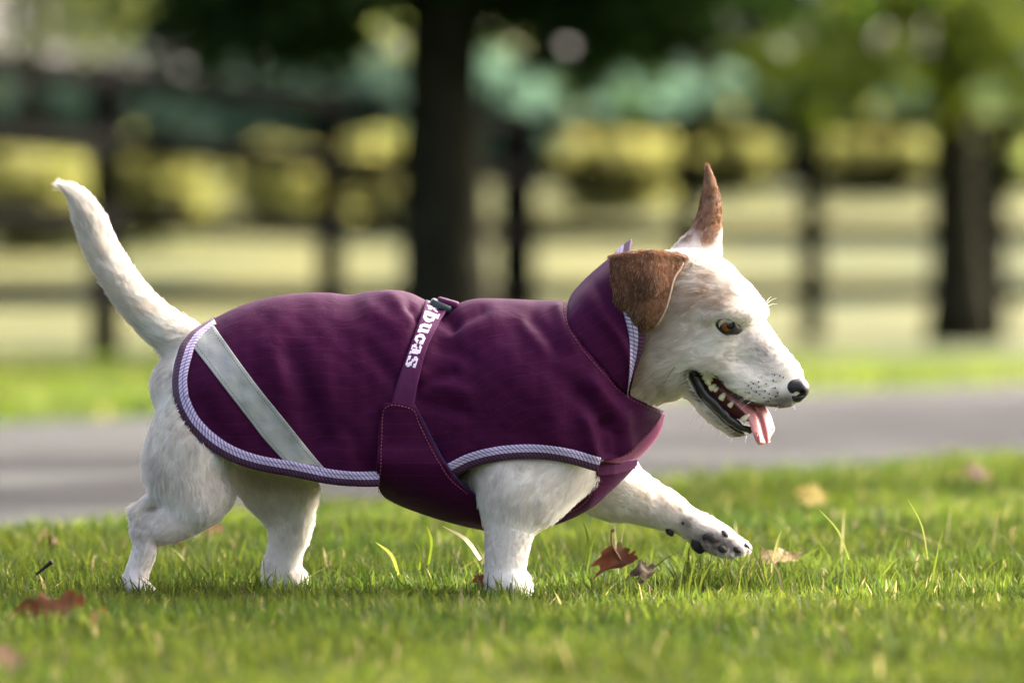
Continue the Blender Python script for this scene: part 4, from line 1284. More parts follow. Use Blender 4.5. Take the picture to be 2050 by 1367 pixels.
def trim_mat():
    """woven binding: v 0..0.45 dark with fine diagonals, 0.45..1 two rows of lilac diagonals"""
    m, n, l, b = new_mat('herringbone_binding')
    uv = n.new('ShaderNodeUVMap'); uv.uv_map = 'UVMap'
    sp = n.new('ShaderNodeSeparateXYZ'); l.new(uv.outputs[0], sp.inputs[0])
    def M_(op, a=None, bb=None, c=None):
        k = n.new('ShaderNodeMath'); k.operation = op
        for i, v in enumerate((a, bb, c)):
            if v is None: continue
            if isinstance(v, (int, float)): k.inputs[i].default_value = v
            else: l.new(v, k.inputs[i])
        return k.outputs[0]
    u, v = sp.outputs[0], sp.outputs[1]
    slant = M_('FRACT', M_('DIVIDE', M_('ADD', u, M_('MULTIPLY', v, 0.011)), 0.0038))
    slant2 = M_('FRACT', M_('DIVIDE', M_('ADD', u, M_('MULTIPLY', v, 0.016)), 0.0042))
    stripe = M_('GREATER_THAN', slant2, 0.40)
    inner = M_('MULTIPLY', M_('GREATER_THAN', v, 0.47), M_('LESS_THAN', v, 0.97))
    gap = M_('GREATER_THAN', M_('ABSOLUTE', M_('SUBTRACT', v, 0.715)), 0.022)
    li = M_('MULTIPLY', M_('MULTIPLY', M_('MAXIMUM', stripe, 0.35), inner), M_('MAXIMUM', gap, 0.35))
    dk = n.new('ShaderNodeMixRGB'); dk.inputs[1].default_value = (0.035, 0.006, 0.030, 1); dk.inputs[2].default_value = (0.12, 0.04, 0.10, 1)
    l.new(M_('MULTIPLY', M_('GREATER_THAN', slant, 0.62), 0.8), dk.inputs[0])
    mx = n.new('ShaderNodeMixRGB'); mx.inputs[2].default_value = (0.68, 0.59, 0.82, 1)
    l.new(li, mx.inputs[0]); l.new(dk.outputs[0], mx.inputs[1]); l.new(mx.outputs[0], b.inputs['Base Color'])
    bp = n.new('ShaderNodeBump'); bp.inputs['Strength'].default_value = 0.7; bp.inputs['Distance'].default_value = 0.0009
    l.new(M_('ADD', slant, li), bp.inputs['Height']); l.new(bp.outputs[0], b.inputs['Normal'])
    b.inputs['Roughness'].default_value = 0.55
    return m
M_TRIM = trim_mat()

# ---- keep the animal inside its coat
bpx, bpy_ = to_px(BV)
POLY = REAR + HEM[1:] + NECK[::-1]
inm = in_poly(bpx, bpy_, POLY) | ((bpx > 440) & (bpx < 1130) & (bpy_ < 760))
EDGE = resample(REAR + HEM[1:19], 120)
dE = line_dist(bpx, bpy_, EDGE)
inm |= (dE < 34) & (bpx > 335)
idx = np.where(inm)[0]
tp = ip(_T, bpx[idx])
low = (bpy_[idx] < tp + 9) & (bpx[idx] > 400)
BV[idx[low], 2] = Z_of(tp[low] + 9, BV[idx[low], 1])
outside = ~in_poly(bpx[idx], bpy_[idx], POLY) & (bpy_[idx] > 690)
yy = np.abs(surf_p(bpx[idx], np.maximum(bpy_[idx], tp + 9), -0.0050)[:, 1]) + np.where(outside, dE[idx] * 0.0007, 0)
BV[idx, 1] = np.sign(BV[idx, 1]) * np.minimum(np.abs(BV[idx, 1]), np.maximum(yy, 0.004))
b_me.vertices.foreach_set('co', BV.astype(np.float32).ravel())
b_me.update()

coat = empty('dog_coat', (0, 0, 0), 'purple ripstop dog coat with lilac binding and grey reflective stripe', 'dog coat')

# ---- main panel, both sides in one sheet joined over the spine
nU, nV = 300, 70
top = np.stack([np.linspace(428, 1135, 60), np.zeros(60)], -1)
topc = [(x, 0.0) for x in np.linspace(428, 1135, 30)]
rear2 = resample(REAR, 60); rw = [(a, float(w_of(np.array(a), np.array(b)))) for a, b in rear2]; rw[0] = (428, 0.0)
hem2 = resample(HEM, 260); hw = [(a, float(w_of(np.array(a), np.array(b)))) for a, b in hem2]
neck2 = resample(NECK, 80); nw = [(a, float(w_of(np.array(a), np.array(b)))) for a, b in neck2]; nw[0] = (1135, 0.0)
# balance the two coordinates so that arc lengths along the edges make sense
def sc_(L): return [(a, b * 190.0) for a, b in L]
G = coons(sc_(topc), sc_(hw), sc_(rw), sc_(nw), nU, nV, gv=np.linspace(0, 1, nV))
for _ in range(500):
    G[1:-1, 1:-1] = 0.25 * (G[2:, 1:-1] + G[:-2, 1:-1] + G[1:-1, 2:] + G[1:-1, :-2])
G[..., 1] /= 190.0
G[..., 1] = np.maximum(G[..., 1], 0)
near_s = surf(G[..., 0], G[..., 1], np.zeros(G.shape[:2]))
far_s = near_s.copy(); far_s[..., 1] *= -1
full = np.concatenate([far_s[:, :0:-1], near_s], 1)
pyG = py_of(G[..., 0], G[..., 1])
arc = np.concatenate([np.zeros((nU, 1)), np.cumsum(np.linalg.norm(np.diff(near_s, axis=1), axis=-1), 1)], 1)
uvn = np.stack([near_s[..., 0] + 0.03 * near_s[..., 2], arc + 0.018 * np.sin(near_s[..., 0] * 9)], -1)
uvf = uvn.copy(); uvf[..., 1] *= -1
uvall = np.concatenate([uvf[:, :0:-1], uvn], 1).reshape(-1, 2)
nVf = 2 * nV - 1
VV_, QQ_, NN_ = thicken(full, nU, nVf, 0.0018)
if NN_[nU // 2, nVf - 10, 1] > 0:
    VV_, QQ_, NN_ = thicken(full[::-1], nU, nVf, 0.0018); uvall = uvall.reshape(nU, nVf, 2)[::-1].reshape(-1, 2)
panel = obj('back_panel', mesh_np('back_panel', VV_, QQ_, None, True, None, np.vstack([uvall, uvall])), M_CLOTH, coat)

def ribbon(curve, width, off, parent, mat, name, n=200, rows=9, side=1, prof=0.0012, fn=surf_p, label=None, v0=0.0, both=True):
    """strip laid along a photo-space curve, growing to its left (side) by width px"""
    c = resample(curve, n)
    t = np.gradient(c, axis=0); t /= np.linalg.norm(t, axis=1)[:, None]
    nr = np.stack([t[:, 1], -t[:, 0]], -1) * side
    v = np.linspace(v0, 1, rows)
    wid = np.broadcast_to(np.asarray(width, float), (n,))
    Pxy = c[:, None] + nr[:, None] * (v[None, :, None] * wid[:, None, None])
    o = off + prof * np.sqrt(np.clip(1 - (2 * (v - v0) / (1 - v0) - 1) ** 4, 0, 1))
    P = fn(Pxy[..., 0], Pxy[..., 1], np.broadcast_to(o[None], Pxy.shape[:2]))
    L = np.concatenate([[0], np.cumsum(np.linalg.norm(np.diff(P[:, rows // 2], axis=0), axis=1))])
    uv = np.stack([np.broadcast_to(L[:, None], Pxy.shape[:2]), np.broadcast_to(v[None], Pxy.shape[:2])], -1).reshape(-1, 2)
    # two surfaces: the strip, and its mirror on the far side as a piece of its own
    q = grid_quads(n, rows)
    A, B_, C_ = P[0, 0], P[1, 0], P[0, 1]
    fl = np.cross(B_ - A, C_ - A)[1] > 0
    obs = []
    for sgn in ((1, -1) if both else (1,)):
        Vs = P * np.array([1, sgn, 1])
        qq = q[:, ::-1] if (fl != (sgn < 0)) else q
        VV2, QQ2, N2 = thicken(Vs if not (fl != (sgn < 0)) else Vs, n, rows, 0.0006 if not fl else -0.0006)
        me = mesh_np(name, VV2, QQ2, None, True, None, np.vstack([uv, uv]))
        obs.append(obj(name, me, mat, parent, label=label))
    return obs

# ---- binding along the rear and lower edge, and round the armhole
edge = np.vstack([resample(REAR, 50), resample(HEM, 400)[1:]])
lowcut = edge[(np.arange(len(edge)) < 50) | (edge[:, 0] < 762)]
lowcut = lowcut[lowcut[:, 0] < 766]
ribbon(lowcut, np.concatenate([np.linspace(14, 31, 40), np.full(220, 31)]), 0.0010, panel, M_TRIM, 'binding', n=260, side=1)
arm = edge[(edge[:, 0] > 884) & (edge[:, 0] < 1197) & (np.arange(len(edge)) > 60) & (edge[:, 1] > 910)]
ribbon(arm, 30, 0.0012, panel, M_TRIM, 'binding', n=140, side=1)

# ---- reflective stripe
SL = [(381, 688), (410, 725), (438, 761), (492, 831), (530, 880), (566, 919), (588, 934)]
SR = [(423, 645), (452, 686), (482, 728), (525, 785), (574, 845), (641, 928), (666, 949)]
sl, sr = resample(SL, 120), resample(SR, 120)
v = np.linspace(0, 1, 24)
SP = sl[:, None] * (1 - v[None, :, None]) + sr[:, None] * v[None, :, None]
so = 0.0012 + 0.0006 * vnoise(np.stack([SP[..., 0] / 2000, 0 * SP[..., 0], SP[..., 1] / 2000], -1), 30, 61) * np.sin(np.pi * v)[None]
stripes = []
for sgn in (1, -1):
    P = surf_p(SP[..., 0], SP[..., 1], so) * np.array([1, sgn, 1])
    du = P[1, 0] - P[0, 0]; dv = P[0, 1] - P[0, 0]
    out = np.cross(du, dv)[1] * sgn < 0
    VV2, QQ2, N2 = thicken(P, 120, 24, 0.0005 if out else -0.0005)
    stripes.append(obj('reflective_stripe', mesh_np('stripe', VV2, QQ2), M_TAPE, panel, label='grey-green reflective stripe sewn diagonally across the rump'))

def stitches(curve, parent, mat, fn=surf_p, off=0.0022, pitch=6.5, ln=3.6, r_=0.00042, name='stitching'):
    c = resample(curve, 400)
    L = np.concatenate([[0], np.cumsum(np.linalg.norm(np.diff(c, axis=0), axis=1))])
    m = MB()
    for s in np.arange(0, L[-1] - ln, pitch):
        tt = np.linspace(s, s + ln, 3)
        p = np.stack([np.interp(tt, L, c[:, 0]), np.interp(tt, L, c[:, 1])], -1)
        P = fn(p[:, 0], p[:, 1], np.array([off - .0004, off, off - .0004]))
        m.add(*tube(P, r_, 5))
    o = obj(name, m.mesh(name), mat, parent)
    o['kind'] = 'stuff'
    return o
def inset(L, R, f):
    L = resample(L, 100); R = resample(R, 100)
    return L * (1 - f) + R * f
stitches(inset(SL, SR, 0.13)[3:97], panel, M_THREADG, off=0.0026, pitch=5.5, ln=2.6)
stitches(inset(SL, SR, 0.87)[3:97], panel, M_THREADG, off=0.0026, pitch=5.5, ln=2.6)
nk = resample(NECK, 120)
t = np.gradient(nk, axis=0); t /= np.linalg.norm(t, axis=1)[:, None]
stitches(nk + np.stack([-t[:, 1], t[:, 0]], -1) * 7, panel, M_THREAD, off=0.0008, pitch=7, ln=4)
fr = resample(np.array([(1322, 832), (1300, 862), (1270, 892), (1238, 920)], float), 60)
stitches(fr, panel, M_THREAD, off=0.0008, pitch=7, ln=4)

# ---- girth flap: from under the strap, round the belly and forward to the chest
FT = [(766, 806), (828, 811), (842, 836), (862, 876), (882, 914), (905, 948), (930, 975), (955, 994), (1000, 1012), (1060, 1022), (1115, 1021), (1150, 1010), (1174, 990), (1187, 966), (1196, 942), (1240, 936), (1277, 925)]
FB = [(755, 945), (757, 972), (768, 994), (800, 1012), (850, 1031), (900, 1046), (960, 1060), (1020, 1065), (1075, 1060), (1130, 1044), (1180, 1019), (1215, 990), (1245, 962), (1277, 930)]
FW = np.array([(745, .0925), (860, .091), (900, .090), (950, .080), (1000, .062), (1100, .052), (1150, .056), (1190, .062), (1230, .050), (1262, .030), (1285, .012)], float)
FBt = np.array(sorted(FB[2:]), float)
def flap_pt(px, py, off=0.0):
    px = np.asarray(px, float); py = np.asarray(py, float)
    Bq = np.interp(px, FBt[:, 0], FBt[:, 1]); y0 = np.interp(px, [760, 1100, 1200, 1280], [900, 900, 880, 850])
    f = np.sqrt(np.clip(1 - np.clip((py - y0) / np.maximum(Bq - y0, 1), 0, 1) ** 2, 0, 1))
    Y = -ip(FW, px) * f
    # on the upper part it lies on the coat
    wv = np.clip((930 - py) / 40, 0, 1) * np.clip((930 - px) / 30, 0, 1)
    Ys = surf_p(px, np.minimum(py, 960), 0.0045)[..., 1]
    Y = Y * (1 - wv) + np.minimum(Ys, Y + 0.006) * wv
    Q = np.stack([px / 2000, np.zeros_like(px), py / 2000], -1)
    Y = Y - np.asarray(off) * (0.35 + 0.65 * f) - 0.0008 * vnoise(Q, 12, 71) * f
    return pt(px, py - np.asarray(off) * 0, Y)
gv = np.sin(np.linspace(0, np.pi / 2, 46))
FG = coons(FT, FB, [(766, 806), (757, 870), (755, 945)], [(1277, 925), (1277, 930)], 150, 46, gv=gv)
FP = flap_pt(FG[..., 0], FG[..., 1])
FPf = FP.copy(); FPf[..., 1] *= -1
fullf = np.concatenate([FP, FPf[:, ::-1][:, 1:]], 1)
fu = np.stack([FP[..., 0], FP[..., 2]], -1)
fuv = np.concatenate([fu, fu[:, ::-1][:, 1:]], 1)
nFf = fullf.shape[1]
VV2, QQ2, N2 = thicken(fullf, 150, nFf, 0.0028)
if N2[30, 10, 1] > 0:
    fullf = fullf[::-1]; fuv = fuv[::-1]
    VV2, QQ2, N2 = thicken(fullf, 150, nFf, 0.0028)
flap = obj('girth_flap', mesh_np('girth_flap', VV2, QQ2, None, True, None, np.vstack([fuv.reshape(-1, 2)] * 2)), M_CLOTH, coat)
# navy edge of the lining seen along the cut
nav = resample(FT[1:16], 160)
Pn = flap_pt(nav[:, 0], nav[:, 1], 0.0); Pn[:, 1] += 0.0030
obj('lining_edge', MB().add(*tube(Pn, 0.0016, 8)).mesh('lining_edge'), M_NAVY, flap)
fl_in = resample(np.array([(757, 985), (762, 940), (764, 880), (772, 816), (824, 819), (838, 846), (858, 888), (878, 924), (902, 960), (940, 992)], float), 200)
stitches(fl_in, flap, M_THREAD, fn=flap_pt, off=0.0012, pitch=7, ln=4)
stitches([(1120, 1030), (1152, 1020), (1178, 998), (1194, 968), (1202, 948)], flap, M_THREAD, fn=flap_pt, off=0.0012, pitch=7, ln=4)
# chest tab where the flap meets the front of the coat
v = np.linspace(0, 1, 14)
a = resample([(1194, 924), (1230, 925), (1278, 919)], 50); b = resample([(1196, 953), (1232, 950), (1272, 938)], 50)
TP_ = a[:, None] * (1 - v[None, :, None]) + b[:, None] * v[None, :, None]
TPp = flap_pt(TP_[..., 0], TP_[..., 1], 0.0028)
VV2, QQ2, N2 = thicken(TPp, 50, 14, 0.002 if np.cross(TPp[1, 0] - TPp[0, 0], TPp[0, 1] - TPp[0, 0])[1] < 0 else -0.002)
tab = obj('chest_tab', mesh_np('chest_tab', VV2, QQ2, None, True, None, np.vstack([np.stack([TPp[..., 0], TPp[..., 2]], -1).reshape(-1, 2)] * 2)), M_WEB, coat)
# front overlap of the other side, sunlight put into its cloth colour
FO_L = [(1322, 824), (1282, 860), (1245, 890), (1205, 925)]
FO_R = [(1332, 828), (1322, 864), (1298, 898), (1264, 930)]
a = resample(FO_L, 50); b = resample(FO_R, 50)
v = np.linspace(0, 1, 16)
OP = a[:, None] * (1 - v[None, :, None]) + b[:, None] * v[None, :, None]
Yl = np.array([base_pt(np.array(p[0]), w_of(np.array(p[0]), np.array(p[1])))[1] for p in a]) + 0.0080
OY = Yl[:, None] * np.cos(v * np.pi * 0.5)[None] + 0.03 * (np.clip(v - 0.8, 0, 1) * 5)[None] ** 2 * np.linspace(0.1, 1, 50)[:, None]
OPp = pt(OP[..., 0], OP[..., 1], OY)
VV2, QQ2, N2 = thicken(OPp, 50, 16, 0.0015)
obj('chest_overlap', mesh_np('chest_overlap', VV2, QQ2, None, True, None, np.vstack([np.stack([OPp[..., 0] + OPp[..., 1], OPp[..., 2]], -1).reshape(-1, 2)] * 2)), M_SUNTINT, coat, label='chest overlap of the coat with sunlight put into its pinkish colour')

# ---- collar
ncu, nct = 60, 96
uc = np.linspace(0, 1, ncu)
tc_ = np.linspace(0, 2 * np.pi, nct, endpoint=False)
SEAM = np.array([(1138, 609, 0), (1133, 640, -.052), (1141, 668, -.069), (1163, 693, -.0745), (1208, 742, -.0735), (1246, 782, -.062), (1262, 806, -.034), (1268, 815, 0)], float)
RIM = np.array([(1264, 481, 0), (1262, 518, -.046), (1281, 580, -.065), (1293, 645, -.070), (1290, 688, -.069), (1277, 730, -.067), (1258, 780, -.060), (1262, 812, -.034), (1270, 818, 0)], float)
def even3(C):
    Q = catmull(C, 10); D = Q.copy(); D[:, 2] *= 2000
    L = np.concatenate([[0], np.cumsum(np.linalg.norm(np.diff(D, axis=0), axis=1))])
    s = np.linspace(0, L[-1], 200)
    return np.stack([np.interp(s, L, Q[:, k]) for k in range(3)], -1)
SE, RI = even3(SEAM), even3(RIM)
def collar_pt(u, t, off=0.0):
    """u along the neck 0..1, t round it; near side is t in 0..pi"""
    u = np.asarray(u, float); t = np.asarray(t, float)
    st = np.sin(t); sgn = np.where(t <= np.pi, 1.0, -1.0)
    tn = np.where(t <= np.pi, t, 2 * np.pi - t) / np.pi * 199
    k = np.arange(200)
    f = lambda C, j: np.interp(tn, k, C[:, j])
    g = np.clip(u, -0.1, 1.1)
    px, py, Y = [f(SE, j) * (1 - g) + f(RI, j) * g for j in range(3)]
    hump = 13 * np.sin(np.pi * np.clip(u, 0, 1) ** 0.55) * np.clip(np.cos(t), 0, 1)
    px = px - 0.6 * hump; py = py - 0.75 * hump
    nz = np.stack([px / 2000, t * 0.03, py / 2000], -1)
    fold = 0.0040 * np.exp(-((u - 0.40 - 0.25 * (t - 0.9)) / 0.10) ** 2) - 0.0045 * np.exp(-((u - 0.62 - 0.22 * (t - 1.2)) / 0.07) ** 2) + 0.0012 * vnoise(nz, 14, 81) + 0.002 * np.sin(np.pi * np.clip(u, 0, 1)) - 0.002 * np.exp(-(u / 0.05) ** 2)
    o = fold * np.clip(np.abs(st) * 2, 0, 1) * np.clip(1.3 - t / np.pi, 0, 1) + off
    Y = Y - o * np.abs(st)
    py = py - off * 2000 * np.cos(t)
    return pt(px, py, Y * sgn)
U_, T_ = np.meshgrid(uc, tc_, indexing='ij')
CP = collar_pt(U_, T_)
P2 = np.concatenate([CP, CP[:, :1]], 1)
cuv = np.stack([U_ * 0.10 + 0.02 * np.sin(T_), T_ * 0.07], -1)
cuv = np.concatenate([cuv, cuv[:, :1] + np.array([0, 0.07 * 2 * np.pi])], 1)
VV2, QQ2, N2 = thicken(P2, ncu, nct + 1, 0.0022)
if N2[20, nct // 4, 1] > 0: VV2, QQ2, N2 = thicken(P2, ncu, nct + 1, -0.0022)
collar = obj('collar', mesh_np('collar', VV2, QQ2, None, True, None, np.vstack([cuv.reshape(-1, 2)] * 2)), M_CLOTH, coat)
tv = np.linspace(0, 1, 9)
TT = np.linspace(0, 2 * np.pi, 181)
P = collar_pt(1.004 - 0.42 * tv[None] * (0.55 + 0.45 * np.clip(np.sin(TT[:, None] / 2), 0, 1) ** 2) + 0 * TT[:, None], TT[:, None] + 0 * tv[None], 0.0012 + 0.001 * np.sqrt(np.clip(1 - (2 * tv - 1) ** 4, 0, 1))[None] + 0 * TT[:, None])
Lc = np.concatenate([[0], np.cumsum(np.linalg.norm(np.diff(P[:, 4], axis=0), axis=1))])
uv = np.stack([np.broadcast_to(Lc[:, None], (181, 9)), np.broadcast_to(tv[None], (181, 9))], -1).reshape(-1, 2)
out = np.cross(P[46, 4] - P[45, 4], P[45, 5] - P[45, 4])[1] < 0
VV2, QQ2, N2 = thicken(P, 181, 9, 0.0007 if out else -0.0007)
obj('binding', mesh_np('binding', VV2, QQ2, None, True, None, np.vstack([uv, uv])), M_TRIM, collar)

# ---- webbing strap with woven name
STL = [(853, 600), (840, 640), (818, 700), (797, 760), (782, 812)]
STR = [(897, 618), (878, 650), (854, 700), (838, 760), (828, 814)]
sl_, sr_ = resample(STL, 80), resample(STR, 80)
def strap_pt(t, c, off=0.0):
    """t 0..1 along, c 0..1 across"""
    i = np.asarray(t, float) * 79
    k = np.arange(80)
    x = np.interp(i, k, sl_[:, 0]) * (1 - c) + np.interp(i, k, sr_[:, 0]) * c
    y = np.interp(i, k, sl_[:, 1]) * (1 - c) + np.interp(i, k, sr_[:, 1]) * c
    y = np.maximum(y, ip(_T, x) + 0.5)
    # the webbing bridges the folds
    w = w_of(x, y)
    b0 = base_pt(x, w)
    n_ = surf(x, w, 0 * x + 0.01) - surf(x, w, 0 * x)
    n_ /= np.linalg.norm(n_, axis=-1)[..., None] + 1e-12
    return b0 + n_ * (0.0016 + off)[..., None]
tt, cc = np.meshgrid(np.linspace(0, 1, 80), np.linspace(0, 1, 10), indexing='ij')
P = strap_pt(tt, cc, 0 * tt)
VV2, QQ2, N2 = thicken(P, 80, 10, 0.0016 if np.cross(P[41, 5] - P[40, 5], P[40, 6] - P[40, 5])[1] < 0 else -0.0016)
uv = np.stack([cc * 0.022, tt * 0.11], -1).reshape(-1, 2)
strap = obj('strap', mesh_np('strap', VV2, QQ2, None, True, None, np.vstack([uv, uv])), M_WEB, coat)
LET = {
    'e': ["...XX....X", "..XXXX..XX", ".XX..XXXX.", "XX.XX.XX..", "..XXXX.XXX", ".XX..XXX.X", "XX....X..."],
    'b': ["XXXX.....", ".XXX.....", ".XXXXXX..", ".XXX.XXX.", ".XXX..XXX", ".XXX..XXX", ".XXX..XXX", ".XXX.XXX.", ".XXXXXX.."],
    'u': ["XXXX.XXXX.", ".XXX..XXX.", ".XXX..XXX.", ".XXX..XXX.", ".XXX..XXX.", "..XXXXXXXX", "...XXX.XXX"],
    'c': ["..XXXXXX", ".XXXXXXX", "XXX..XXX", "XXX.....", "XXX..XXX", ".XXXXXX.", "..XXXX.."],
    'a': [".XXXXXX..", "XXX.XXXX.", "....XXXX.", "..XXXXXX.", "XXX.XXXX.", "XXX.XXXX.", ".XXXX.XXX"],
    's': [".XXXXXXX", "XXX..XXX", "XXXX....", "..XXXXX.", "....XXXX", "XXX..XXX", "XXXXXXX."],
}
tpos = {'e': (0.015, 0.085), 'b': (0.095, 0.200), 'u': (0.208, 0.310), 'c': (0.318, 0.410), 'a': (0.418, 0.520), 's': (0.530, 0.635)}
for ch, rows in LET.items():
    t0, t1 = tpos[ch]
    ncol = len(rows[0])
    xh = 7
    m = MB()
    # rows run across the strap: bottom of the letters on its left edge
    nrow = len(rows)
    for ri, row in enumerate(rows):
        c1 = 0.10 + (nrow - ri) / xh * 0.58
        c0 = 0.10 + (nrow - ri - 1) / xh * 0.58
        for ci_, chx in enumerate(row):
            if chx != 'X': continue
            ta = t0 + (t1 - t0) * ci_ / ncol; tb = t0 + (t1 - t0) * (ci_ + 1) / ncol
            P = strap_pt(np.array([ta, tb, tb, ta]), np.clip(np.array([c0, c0, c1, c1]), 0, 1), np.full(4, 0.0004))
            Pb = strap_pt(np.array([ta, tb, tb, ta]), np.clip(np.array([c0, c0, c1, c1]), 0, 1), np.full(4, -0.0002))
            m.add(np.vstack([P, Pb]), np.array([[0, 1, 2, 3], [0, 4, 5, 1], [1, 5, 6, 2], [2, 6, 7, 3], [3, 7, 4, 0]]))
    me = m.mesh('letter', smooth=False)
    obj('letter', me, M_LETTER, strap)
# ---- buckle on the spine
def slab(c0, c1, w, th, Y, name, mat, rnd=0.0012):
    """rounded bar from photo point c0 to c1"""
    a = pt(*c0, Y); b = pt(*c1, Y)
    d = b - a; L = np.linalg.norm(d); d /= L
    s = np.array([0, 1, 0]); u = np.cross(d, s)
    nS = 20
    ph = np.linspace(0, 2 * np.pi, nS, endpoint=False)
    ce = np.sign(np.cos(ph)) * np.abs(np.cos(ph)) ** 0.5; se = np.sign(np.sin(ph)) * np.abs(np.sin(ph)) ** 0.5
    rings = []
    for k, f in ((0, 0.7), (0.06, 0.95), (0.12, 1), (0.88, 1), (0.94, 0.95), (1, 0.7)):
        rings.append(a + d * L * k + (s * w * ce[:, None] + u * th * se[:, None]) * f)
    V = np.concatenate(rings + [a[None], b[None]])
    q = []
    for k in range(5):
        for j in range(nS):
            q.append((k * nS + j, k * nS + (j + 1) % nS, (k + 1) * nS + (j + 1) % nS, (k + 1) * nS + j))
    t = [((j + 1) % nS, j, 6 * nS) for j in range(nS)] + [(5 * nS + j, 5 * nS + (j + 1) % nS, 6 * nS + 1) for j in range(nS)]
    return obj(name, mesh_np(name, V, q, t), mat, coat)
M_BUCK = simple_mat('dark_green_plastic', (0.030, 0.050, 0.045), 0.35, 0.5)
slab((862, 604), (905, 622), 0.020, 0.0048, -0.004, 'buckle', M_BUCK)
slab((876, 600), (918, 612), 0.018, 0.0038, -0.004, 'strap_loop', M_WEB)

# ------------------------------------------------------------------ grass
rg = RS(2024)
def blades(x, y, h, w, lean, r, cols):
    n = len(x)
    a = r.uniform(0, 2 * np.pi, n)
    fx, fy = np.cos(a), np.sin(a)                      # facing of the blade's width
    b = r.uniform(0, 2 * np.pi, n)
    lx, ly = np.cos(b) * lean * h, np.sin(b) * lean * h
    z0 = ground_z(x, y) - 0.004
    lv = np.array([0, 0.40, 0.75]); wv = np.array([1.0, 0.85, 0.52])
    V = np.zeros((n, 7, 3))
    for k in range(3):
        t = lv[k]
        cx = x + lx * t ** 1.8; cy = y + ly * t ** 1.8; cz = z0 + h * t * (1 - 0.22 * lean * t)
        V[:, 2 * k] = np.stack([cx - fx * w * wv[k] / 2, cy - fy * w * wv[k] / 2, cz], -1)
        V[:, 2 * k + 1] = np.stack([cx + fx * w * wv[k] / 2, cy + fy * w * wv[k] / 2, cz], -1)
    V[:, 6] = np.stack([x + lx, y + ly, z0 + h * (1 - 0.22 * lean)], -1)
    o = np.arange(n)[:, None] * 7
    q = np.concatenate([o + np.array([[0, 1, 3, 2]]), o + np.array([[2, 3, 5, 4]])])
    t = o + np.array([[4, 5, 6]])
    return V.reshape(-1, 3), q, t, np.repeat(cols, 7, axis=0)
def grass_cols(x, y, r):
    n = len(x)
    P = np.stack([x, y, 0 * x], -1)
    m = np.clip(0.45 + 0.28 * vnoise(P, 1.7, 91) + r.normal(size=n) * 0.22, 0, 1)[:, None]
    c = np.array([0.030, 0.060, 0.012]) * (1 - m) + np.array([0.088, 0.114, 0.022]) * m
    p = r.uniform(0, 1, n)
    dry = p < 0.03
    c[dry] = np.array([0.24, 0.21, 0.10]) * r.uniform(0.6, 1.2, (dry.sum(), 1))
    return c * r.uniform(0.75, 1.25, (n, 1))
def lawn_patch(y0, y1, dens, hmin, hmax, wmin, wmax, side=1.5, near_path=True, xr=None):
    n = int((y1 - y0) * (2 * side * 0.09 * (DC + (y0 + y1) / 2) + 0.3) * dens)
    y = rg.uniform(y0, y1, n)
    hw = 0.09 * (DC + y) * side + 0.15
    x = rg.uniform(-1, 1, n) * hw
    pc = path_coord(x, y)
    k = (pc < 0.02 * rg.normal(size=n) - 0.01) if near_path else (pc > P_W + 0.03)
    x, y = x[k], y[k]
    n = len(x)
    # tufts: some spots grow longer
    P = np.stack([x, y, 0 * x], -1)
    tuft = np.clip(0.5 + 0.5 * vnoise(P, 3.5, 92), 0, 1.4) * 0.5 + np.clip(0.5 + 0.6 * vnoise(P, 11, 93), 0, 1.4) * 0.5
    h = hmin + (hmax - hmin) * np.clip(rg.beta(2, 3.2, n) * (0.45 + 0.9 * tuft), 0, 1.2)
    w = rg.uniform(wmin, wmax, n)
    lean = np.clip(rg.gamma(2.0, 0.24, n), 0.03, 1.5)
    return blades(x, y, h, w, lean, rg, grass_cols(x, y, rg))
gm = MB()
def addg(a): gm.add(a[0], a[1], a[2], a[3])
addg(lawn_patch(-1.9, -0.45, 21000, 0.012, 0.043, 0.0022, 0.0042))
addg(lawn_patch(-0.45, 0.03, 34000, 0.006, 0.031, 0.0016, 0.0032))
addg(lawn_patch(-0.06, 0.14, 9000, 0.012, 0.040, 0.0018, 0.0034))
addg(lawn_patch(0.03, 0.35, 26000, 0.008, 0.042, 0.0018, 0.0036))
addg(lawn_patch(0.20, 0.75, 28000, 0.012, 0.050, 0.0018, 0.0036))
addg(lawn_patch(0.75, 2.4, 13000, 0.018, 0.055, 0.0030, 0.0055))
addg(lawn_patch(2.4, 8.0, 3800, 0.02, 0.06, 0.006, 0.010, side=2.2))
addg(lawn_patch(6.0, 20.0, 900, 0.03, 0.08, 0.012, 0.022, near_path=False, side=2.6))
# longer single blades that stand out near the dog
n = 380
y = rg.uniform(-0.10, 0.85, n); x = rg.uniform(-0.62, 0.75, n)
h = rg.uniform(0.042, 0.072, n) * (0.75 + 0.35 * (x > 0))
c = grass_cols(x, y, rg); c[rg.uniform(0, 1, n) < 0.07] = (0.36, 0.33, 0.18)
addg(blades(x, y, h, rg.uniform(0.0016, 0.0034, n), np.clip(rg.gamma(2.2, 0.28, n), 0.05, 1.4), rg, c))
